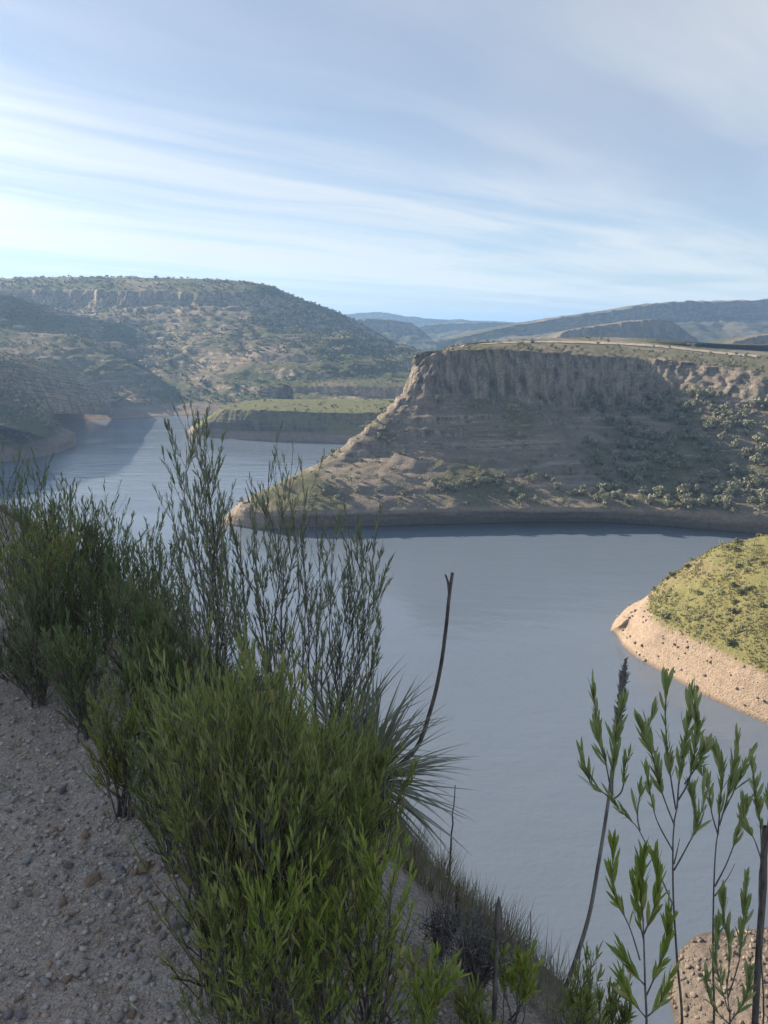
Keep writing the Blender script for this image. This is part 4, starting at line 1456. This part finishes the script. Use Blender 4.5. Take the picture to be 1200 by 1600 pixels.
fan(8, 352, 1140, 2.6, [(292, 704), (312, 690), (328, 728), (268, 800), (303, 765), (342, 800), (338, 860), (282, 862)],
    'tallest slender shrub rising in front of the lake', twigs=30, leaves=24, bare=0.40)
fan(9, 455, 1150, 2.5, [(421, 725), (458, 700), (446, 745), (480, 765)], 'thin shrub with long sprays reaching above the mesa point', twigs=14, leaves=12, bare=0.5, rad=0.005)
fan(10, 430, 1160, 2.5, [(352, 862), (372, 835), (396, 822), (425, 800), (448, 822), (410, 880), (365, 915)],
    'airy many stemmed shrub hiding the tip of the mesa', twigs=28, leaves=24, bare=0.46)
fan(11, 492, 1160, 2.65, [(470, 830), (496, 842), (522, 818), (548, 835), (570, 850), (588, 828), (592, 905), (556, 915), (596, 980)],
    'airy shrub with dark bare stems leaning out over the lake', twigs=27, leaves=23, bare=0.44)
# thicket along the road on the left
LB = [
    (31, 20, 3.75, 732, 130, 'dark shrub at the top of the left thicket, nearest the frame edge', 'dark'),
    (32, 92, 3.7, 778, 140, 'dark green shrub in the left thicket below the single dry stalk', 'dark'),
    (33, 150, 3.8, 818, 110, 'dark shrub with a pointed top in the left thicket', 'dark'),
    (34, 225, 3.6, 835, 120, 'shrub with feathery tips at the right end of the left thicket', 'dark'),
    (35, 40, 3.35, 825, 160, 'olive shrub in the middle of the left thicket by the frame edge', 'mid'),
    (36, 125, 3.25, 880, 160, 'dark green shrub in the heart of the left thicket', 'dark'),
    (37, 200, 3.15, 915, 150, 'dark shrub above the small round roadside shrub', 'dark'),
    (38, 250, 3.0, 950, 100, 'dark shrub beside the stems of the tallest slender shrub', 'dark'),
    (39, 45, 3.05, 940, 150, 'brownish green shrub at the upper end of the gravel road', 'sage'),
    (40, 120, 2.75, 1000, 140, 'dark low shrub overhanging the road edge', 'dark'),
    (41, 230, 2.55, 1000, 140, 'dark green shrub behind the slender bare stemmed shrub', 'dark'),
    (42, 300, 2.45, 1050, 110, 'dark shrub under the tallest slender shrub', 'dark'),
    (43, 360, 2.25, 1075, 130, 'green shrub just behind the large olive shrub', 'mid'),
    (44, 15, 3.3, 990, 120, 'dark shrub at the frame edge above the gravel road', 'dark'),
    (45, 340, 2.15, 1090, 150, 'low dark shrub in the hollow behind the front thicket', 'dark'),
    (46, 575, 2.05, 1165, 110, 'leafy shrub just left of the sotol leaves', 'mid'),
]
for seed, px, Y, top, wd, lab, kd in LB:
    bush(seed, px, Y, top, wd * 1.2, 12, lab, kd, twigs=21, leaves=22, L=0.036, bare=0.1, rad=0.006, twig_len=0.28)
# sprays at the bottom edge
for seed, px, Y, top, wd, lab, kd in (
        (51, 672, 1.30, 1490, 60, 'small bright spray at the bottom edge below the sotol', 'bright'),
        (52, 800, 1.55, 1495, 80, 'bright green seedling spray at the foot of the dark flower spike', 'bright'),
        (53, 905, 1.60, 1512, 90, 'green spray at the bottom edge below the leaning plume stalk', 'mid'),
        (54, 740, 1.45, 1550, 70, 'low green spray in front of the grey dry bush', 'mid'),
        (55, 960, 1.75, 1540, 70, 'small green spray at the lower edge of the slope', 'mid')):
    bush(seed, px, Y, top, wd, 6, lab, kd, twigs=6, leaves=12, L=0.045, bare=0.3, singles=60, rad=0.0035)


# --- the leafy saplings at the lower right, branch by branch (view positions, distance Y)
def view_pts(lst, Y, dy=0.0):
    n = len(lst)
    return [at_y(x, y, Y + dy * i / max(n - 1, 1)) for i, (x, y) in enumerate(lst)]


def sapling(seed, Y, trunk, branches, label, kind='pale', r=0.0042, L=0.054, singles=300):
    s = Shrub(seed)
    b = view_pts(trunk[:1], Y)[0]
    g = float(ground_z(np.array(b[0]), np.array(b[1])))
    root = np.array([b[0] + 0.01, b[1], g - 0.02])
    s.branch([root] + view_pts(trunk, Y), r, r * 0.35)
    rng = np.random.default_rng(seed + 900)
    for pts, n, t0 in branches:
        s.branch(view_pts(pts, Y, dy=(rng.random() - 0.5) * 0.16), r * 0.5, r * 0.16, t0, int(n * 2.7), L)
    return s.build('sapling', root, label, 'sapling', M['leaf_' + kind], kind, M['shrub_bark'], singles=singles)


sapling(71, 1.55, [(1066, 1610), (1058, 1500), (1052, 1400), (1052, 1300), (1058, 1262)], [
    ([(1052, 1415), (1030, 1365), (1000, 1300), (985, 1282), (965, 1262), (955, 1250)], 8, 0.7),
    ([(962, 1258), (945, 1240), (925, 1228), (912, 1190)], 15, 0.25),
    ([(957, 1252), (948, 1200), (935, 1150), (928, 1085)], 26, 0.3),
    ([(957, 1252), (958, 1200), (962, 1150), (972, 1105)], 24, 0.2),
    ([(957, 1250), (972, 1235), (976, 1200), (982, 1180)], 10, 0.3),
    ([(1000, 1298), (996, 1275), (1000, 1240)], 8, 0.3),
    ([(1052, 1330), (1030, 1290), (1020, 1260), (1012, 1215)], 10, 0.45),
    ([(1054, 1290), (1035, 1240), (1022, 1190), (1000, 1135)], 26, 0.3),
    ([(1022, 1190), (1012, 1150), (1020, 1118)], 12, 0.1),
    ([(1056, 1265), (1046, 1200), (1040, 1130), (1042, 1075)], 18, 0.25),
    ([(1058, 1262), (1062, 1210), (1072, 1150), (1080, 1090)], 34, 0.2),
    ([(1060, 1250), (1078, 1215), (1088, 1150), (1086, 1110)], 26, 0.25),
    ([(1070, 1225), (1090, 1195), (1100, 1172)], 10, 0.3),
    ([(1053, 1360), (1075, 1320), (1088, 1290), (1082, 1245)], 14, 0.4),
    ([(1088, 1290), (1098, 1262), (1100, 1240)], 6, 0.3),
    ([(1053, 1350), (1058, 1330), (1062, 1310)], 0, 1.0),
], 'leafy green sapling whose long side branch crosses the plume stalk')
sapling(72, 1.70, [(1115, 1610), (1114, 1500), (1115, 1400), (1118, 1330), (1122, 1300)], [
    ([(1122, 1305), (1112, 1270), (1108, 1240), (1095, 1205)], 14, 0.35),
    ([(1122, 1302), (1125, 1260), (1128, 1210), (1118, 1175)], 20, 0.2),
    ([(1124, 1290), (1138, 1240), (1148, 1190), (1152, 1160)], 22, 0.25),
    ([(1130, 1270), (1152, 1225), (1168, 1188)], 12, 0.3),
    ([(1117, 1385), (1135, 1350), (1150, 1310), (1162, 1270)], 20, 0.5),
    ([(1117, 1400), (1138, 1370), (1148, 1350)], 0, 1.0),
], 'thin green sapling standing in front of the bare shore point')
sapling(73, 1.60, [(1192, 1610), (1188, 1480), (1186, 1380), (1190, 1340)], [
    ([(1190, 1345), (1178, 1310), (1165, 1290), (1160, 1262)], 10, 0.4),
    ([(1190, 1340), (1188, 1290), (1180, 1240), (1176, 1200)], 22, 0.3),
    ([(1190, 1330), (1200, 1285), (1206, 1240), (1212, 1205)], 18, 0.3),
], 'green sapling at the frame edge, beside the dark woody post', r=0.0035)
sapling(74, 1.45, [(1010, 1610), (1008, 1540), (1006, 1470), (1004, 1420)], [
    ([(1000, 1500), (985, 1452), (970, 1420), (958, 1390), (958, 1330)], 22, 0.3),
    ([(1006, 1470), (995, 1420), (990, 1390)], 14, 0.2),
    ([(1005, 1440), (1002, 1390), (1006, 1345)], 30, 0.1),
    ([(1006, 1460), (1022, 1420), (1030, 1380), (1024, 1350)], 30, 0.1),
    ([(1008, 1540), (990, 1520), (976, 1500)], 14, 0.2),
    ([(1008, 1560), (1030, 1510), (1042, 1470), (1046, 1430)], 26, 0.2),
    ([(1009, 1590), (985, 1560), (970, 1530)], 14, 0.2),
    ([(1009, 1590), (1030, 1570), (1046, 1530)], 16, 0.2),
], 'dense bright sapling below the leafy green one, at the bottom edge', 'bright', r=0.004)
sapling(75, 1.50, [(1140, 1615), (1138, 1570), (1135, 1530)], [
    ([(1138, 1580), (1124, 1530), (1118, 1490), (1122, 1450)], 18, 0.15),
    ([(1136, 1540), (1140, 1490), (1132, 1440), (1130, 1400)], 20, 0.15),
    ([(1137, 1560), (1155, 1500), (1162, 1440), (1165, 1385)], 20, 0.35),
    ([(1139, 1600), (1165, 1560), (1172, 1520)], 14, 0.2),
    ([(1139, 1600), (1112, 1570), (1104, 1530)], 12, 0.2),
], 'low green sapling in front of the bare shore point at the bottom edge', 'pale', r=0.0035)
# ------------------------------------------------------------------ sotol, dry stalks, dry bush, grasses
M['sotol'] = leaf_material('sotol_leaf', (0.16, 0.175, 0.115), (0.27, 0.275, 0.19), (0.36, 0.34, 0.28), trans=0.12, rough=0.45, obj_random=True, spec=0.45)
M['dead_leaf'] = leaf_material('dead_sotol_leaf', (0.26, 0.22, 0.165), (0.42, 0.37, 0.29), None, trans=0.1, rough=0.8, obj_random=True)
M['stalk'] = bark_material('dry_stalk', (0.10, 0.085, 0.075), (0.22, 0.185, 0.16), 60)
M['pale_stalk'] = bark_material('pale_dry_stalk', (0.20, 0.175, 0.155), (0.36, 0.32, 0.29), 60)
M['plume'] = leaf_material('dry_plume', (0.20, 0.18, 0.17), (0.38, 0.35, 0.33), None, trans=0.1, rough=0.9)


def blade_mesh(name, mat, arch, w=0.016):
    """unit-length sword leaf along +Z arching towards -Y"""
    t = np.linspace(0, 1, 8)
    wd = w * np.array([1.3, 1.0, 0.95, 0.88, 0.75, 0.55, 0.3, 0.03])
    y = -arch * t ** 2; z = t * (1 - 0.25 * arch * t)
    V = np.stack([np.stack([-wd, y + wd * 0.35, z], 1), np.stack([0 * wd, y, z], 1), np.stack([wd, y + wd * 0.35, z], 1)], 1).reshape(-1, 3)
    Q = []
    for i in range(7):
        a = i * 3
        Q += [(a, a + 1, a + 4, a + 3), (a + 1, a + 2, a + 5, a + 4)]
    return mesh(name, V, [Q], mat, smooth=True)


def sotol(seed, centre, n, length, label, elev=(-0.45, 1.45), dead=40):
    rng = np.random.default_rng(seed)
    c = np.asarray(centre, float)
    g = float(ground_z(np.array(c[0]), np.array(c[1])))
    root = link('sotol_plant', None, loc=(c[0], c[1], g), label=label, cat='sotol')
    p = Pool()
    hz = max(c[2] - g, 0.12)
    V, Q = tube([(0, 0, -0.1), (0, 0, hz * 0.5), (0, 0, hz)], [0.075, 0.085, 0.05], 9)
    p.add(V, Q=Q)
    link('trunk', p.mesh('trunk', M['stalk'], smooth=True), parent=root)
    bl = [blade_mesh('leaf', M['sotol'], a) for a in (0.06, 0.2, 0.38)]
    dl = blade_mesh('leaf', M['dead_leaf'], 0.35)
    for k in range(n + dead):
        az = rng.random() * 6.28
        if k < n:
            el = elev[0] + (elev[1] - elev[0]) * (k / n) ** 0.9 + rng.normal() * 0.06
            me = bl[int(rng.integers(0, 3))]; ln = length * (0.8 + 0.35 * rng.random())
        else:
            el = -0.6 - 0.7 * rng.random(); me = dl; ln = length * (0.6 + 0.3 * rng.random())
        D = np.array([math.cos(az) * math.cos(el), math.sin(az) * math.cos(el), math.sin(el)])
        X = unit(np.cross(np.array([0, 0, 1.0]), D)); Yv = np.cross(D, X)
        R = np.stack([X, Yv, D], -1)
        o = link('leaf', me, parent=root)
        Mx = np.eye(4); Mx[:3, :3] = R * ln; Mx[:3, 3] = np.array([0, 0, hz]) + D * 0.03
        o.matrix_local = Matrix(Mx.tolist())
    return root, np.array([c[0], c[1], g + hz])


so, sc = sotol(5, at_y(580, 1335, 3.0), 260, 0.45, 'spiky grey green sotol with stiff radiating leaves on the slope')
# its tall bent flower stalk
pts = catmull(np.array([sc, at_y(646, 1175, 3.12), at_y(672, 1112, 3.14), at_y(688, 1045, 3.15), at_y(697, 980, 3.15), at_y(702, 930, 3.15), at_y(707, 895, 3.15)]), 26)
p = Pool()
V, Q = tube(pts - sc, np.linspace(0.011, 0.007, 26), 8); p.add(V, Q=Q)
V, Q = tube(catmull(np.array([at_y(702, 925, 3.15), at_y(700, 910, 3.15), at_y(696, 898, 3.15)]), 6) - sc, np.linspace(0.008, 0.004, 6), 6); p.add(V, Q=Q)
o = link('flower_stalk', p.mesh('flower_stalk', M['stalk'], smooth=True), parent=so)
o.location = (0, 0, sc[2] - so.location[2])
so2, _ = sotol(6, at_y(545, 1262, 3.9), 90, 0.62, 'second sotol half hidden behind the green shrub, leaves upright', elev=(0.3, 1.5), dead=4)

# leaning dry stalk with a feathery plume
b = road_point(868, 1572)
pts = catmull(np.array([b, at_y(885, 1540, b[1]), at_y(918, 1440, b[1]), at_y(935, 1350, b[1]), at_y(950, 1255, b[1]), at_y(958, 1190, b[1]), at_y(968, 1110, b[1]), at_y(978, 1030, b[1])]), 40)
pr = link('plume_stalk', None, loc=b, label='leaning dry stalk with a dark feathery seed plume at its tip', cat='dry stalk')
p = Pool(); k_ = b[1] / 1200.0
V, Q = tube(pts - b, np.linspace(4.6 * k_, 2.2 * k_, 40), 8); p.add(V, Q=Q)
link('stalk', p.mesh('stalk', M['pale_stalk'], smooth=True), parent=pr)
rng = np.random.default_rng(3)
n = 420
f = 30.5 + 8.4 * rng.random(n); i0 = np.minimum(f.astype(int), 38); fr = (f - i0)[:, None]
C = pts[i0] * (1 - fr) + pts[i0 + 1] * fr
T = unit(pts[i0 + 1] - pts[i0]); side = unit(np.cross(T, rng.normal(size=(n, 3))))
ang = 0.25 + 0.5 * rng.random((n, 1))
D = T * np.cos(ang) + side * np.sin(ang)
Rm = frames(D, rng) * ((11 + 9 * rng.random(n)) * k_ * np.clip((39.3 - f) / 3, 0.45, 1))[:, None, None]
LV3 = LV2 * np.array([2.2, 1, 1])
W = np.einsum('nij,vj->nvi', Rm, LV3) + (C - b)[:, None]
p = Pool(); p.add(W.reshape(-1, 3), T=(LT2[None] + (np.arange(n) * 4)[:, None, None]).reshape(-1, 3))
link('seed_plume', p.mesh('seed_plume', M['plume']), parent=pr)


# slim dry flower spikes
def spike(px0, py0, px1, py1, r0, r1, label, Y=None, bud=False, mat='stalk', name='dry_spike'):
    b = road_point(px0, py0) if Y is None else at_y(px0, py0, Y)
    if Y is not None:
        b[2] = min(b[2], float(ground_z(np.array(b[0]), np.array(b[1]))))
    k = b[1] / 1200.0
    t = at_y(px1, py1, b[1])
    n = 14
    u = np.linspace(0, 1, n)[:, None]
    rg = np.random.default_rng(int(px0))
    pts = b + (t - b) * u + rg.normal(size=(n, 3)) * 0.6 * k * np.minimum(u * 3, 1)
    rad = np.linspace(r0, r1, n) * k
    if bud:
        rad = rad * (1 + 0.7 * np.exp(-((u[:, 0] - 0.86) / 0.09) ** 2)); rad[-1] *= 0.25
    V, Q = tube(pts - b, rad, 7)
    p = Pool(); p.add(V, Q=Q)
    if bud:                                       # scaly bracts
        m = 60
        f = rg.random(m); C = b + (t - b) * f[:, None]
        sd = unit(np.cross(t - b, rg.normal(size=(m, 3))))
        Rm = frames(unit(t - b) + sd * 0.35, rg) * (7 + 5 * rg.random(m))[:, None, None] * k
        W = np.einsum('nij,vj->nvi', Rm, LV3) + (C - b + sd * (r0 * 0.7 * k))[:, None]
        p.add(W.reshape(-1, 3), T=(LT2[None] + (np.arange(m) * 4)[:, None, None]).reshape(-1, 3))
    return link(name, p.mesh(name, M[mat], smooth=False), loc=b, label=label, cat='dry stalk')


spike(773, 1562, 779, 1402, 5.0, 4.2, 'stout dark flower spike standing in front of the sloping hillside', Y=1.5, bud=True)
spike(712, 1520, 716, 1392, 4.5, 3.0, 'dark pointed spike beside the grey dry bush', Y=2.1, bud=True)
spike(699, 1420, 711, 1226, 2.6, 0.8, 'thin pointed stalk rising just past the sotol leaf tips', Y=3.3)
spike(829, 1480, 830, 1425, 1.4, 0.8, 'short thin stalk on the skyline of the hillside', Y=4.5)
spike(905, 1505, 907, 1470, 1.5, 1.2, 'tiny dark twig standing just behind the plume stalk', Y=2.6)
spike(98, 845, 110, 758, 2.6, 1.0, 'single grey stalk rising from the left thicket against the lake', Y=4.0)
spike(690, 1400, 692, 1345, 1.2, 0.8, 'thin twig on the hillside just under the sotol leaves', Y=4.0)
spike(1196, 1620, 1197, 1292, 6.5, 6.0, 'dark upright woody post at the frame edge', Y=1.7, name='woody_post')


# grey leafless dry bush
def dry_bush(seed, px, py, top, wpx, label, nst=26):
    b = road_point(px, py)
    k = b[1] / 1200.0
    rg = np.random.default_rng(seed)
    p = Pool()
    H = (py - top) * k * 1.1
    for i in range(nst):
        a = rg.random() * 6.28; r = wpx * 0.5 * k * math.sqrt(rg.random())
        tip = np.array([r * math.cos(a), r * math.sin(a), H * (0.6 + 0.4 * rg.random())])
        u = np.linspace(0, 1, 7)[:, None]
        pts = tip * u * np.array([1, 1, 0]) + np.array([0, 0, 1.0]) * tip[2] * u ** 0.8 + rg.normal(size=(7, 3)) * 0.03 * H * u
        V, Q = tube(pts, np.linspace(0.004, 0.0012, 7), 4); p.add(V, Q=Q)
        for j in range(9):
            i0 = int(rg.integers(2, 6)); s0 = pts[i0]
            D = unit(rg.normal(size=3) + np.array([0, 0, 0.9])) * H * 0.28 * (0.4 + rg.random())
            w_ = np.linspace(0, 1, 4)[:, None]
            V, Q = tube(s0 + D * w_ + rg.normal(size=(4, 3)) * 0.012 * w_, np.linspace(0.0016, 0.0007, 4), 3); p.add(V, Q=Q)
    return link('dry_bush', p.mesh('dry_bush', M['grey_bark']), loc=b, label=label, cat='dry bush')


dry_bush(4, 745, 1560, 1405, 130, 'grey leafless twiggy bush on the slope right of the sotol', 40)
dry_bush(5, 690, 1500, 1400, 80, 'small grey twiggy bush tucked under the sotol leaves', 24)
dry_bush(6, 330, 1130, 1010, 90, 'grey bare twigs in the hollow behind the front thicket', 30)
dry_bush(7, 160, 930, 850, 90, 'pale leafless bush showing inside the left thicket', 26)

# grasses and low plants over our hillside, uncountable
M['dry_grass'] = leaf_material('dry_grass', (0.20, 0.175, 0.115), (0.34, 0.30, 0.21), (0.17, 0.19, 0.085), trans=0.25)
M['low_green'] = leaf_material('low_plant', (0.10, 0.125, 0.05), (0.18, 0.19, 0.085), (0.27, 0.25, 0.15), trans=0.25)
rng = np.random.default_rng(91)
n = 26000
s = 0.9 + 34 * rng.random(n) ** 2.0
a = AV - 0.35 + 0.75 * rng.random(n)
x = RC[0] + (RR + s) * np.cos(a); y = RC[1] + (RR + s) * np.sin(a)
Pg = np.stack([x, y, ground_z(x, y)], -1)
px, py = project(Pg)
ok = (px > -40) & (px < 1240) & (py > 700) & (py < 1680)
Pg = Pg[ok]; s = s[ok]
grass_pools = [tuft_pool(60 + i, 18, 0.010) for i in range(8)]
m = rng.random(len(Pg)) < 0.6
scatter_stuff('dry_grass', grass_pools, Pg[m], (0.06 + 0.13 * rng.random(m.sum())) * (1 + 0.05 * s[m]), M['dry_grass'], rng)
M['green_blades'] = leaf_material('green_blades', (0.13, 0.155, 0.06), (0.24, 0.25, 0.10), (0.33, 0.29, 0.17), trans=0.25)
scatter_stuff('grass', grass_pools, Pg[~m], (0.05 + 0.12 * rng.random((~m).sum())) * (1 + 0.05 * s[~m]), M['green_blades'], rng)
k = np.where(s > 2.8)[0][:320]
scatter_stuff('ground_cover_foliage', tree_pools, Pg[k] - [0, 0, 0.04], (0.10 + 0.2 * rng.random(len(k)) ** 2) * (1 + 0.05 * s[k]), M['low_green'], rng, 0.8)

# dry leaves, bits of twig and weeds littering the verge
M['litter'] = leaf_material('dry_litter', (0.30, 0.235, 0.15), (0.52, 0.43, 0.30), (0.18, 0.13, 0.09), trans=0.0)
n = 1500
s = -1.1 + 1.7 * rng.beta(3, 1.6, n); a = AV - 0.03 + 0.15 * rng.random(n)
x = RC[0] + (RR + s) * np.cos(a); y = RC[1] + (RR + s) * np.sin(a)
Pl = np.stack([x, y, ground_z(x, y) + 0.004], -1)
D = rng.normal(size=(n, 3)) * np.array([1, 1, 0.12])
W = np.einsum('nij,vj->nvi', frames(D, rng) * (0.012 + 0.03 * rng.random(n) ** 2)[:, None, None], LV2 * np.array([1.6, 1, 1])) + Pl[:, None]
p = Pool(); p.add(W.reshape(-1, 3), T=(LT2[None] + (np.arange(n) * 4)[:, None, None]).reshape(-1, 3))
link('litter', p.mesh('litter', M['litter']), kind='stuff')
k = rng.random(n) < 0.10
scatter_stuff('verge_weeds', grass_pools, Pl[k] - [0, 0, 0.006], 0.03 + 0.06 * rng.random(k.sum()), M['dry_grass'], rng)
# ------------------------------------------------------------------ hazy air
def haze_box():
    m, t = new_mat('hazy_air')
    v = t.n('ShaderNodeVolumePrincipled')
    v.inputs['Color'].default_value = (0.37, 0.62, 1.0, 1)
    v.inputs['Density'].default_value = 0.00015
    v.inputs['Anisotropy'].default_value = 0.2
    o = t.n('ShaderNodeOutputMaterial')
    t.t.links.new(v.outputs[0], o.inputs['Volume'])
    X, z0, z1 = 14500.0, -10.5, 290.0
    V = [(x, y, z) for z in (z0, z1) for y in (-X, X) for x in (-X, X)]
    F = [(0, 2, 3, 1), (4, 5, 7, 6), (0, 1, 5, 4), (2, 6, 7, 3), (0, 4, 6, 2), (1, 3, 7, 5)]
    link('haze', mesh('haze', V, [F], m), kind='stuff')


haze_box()
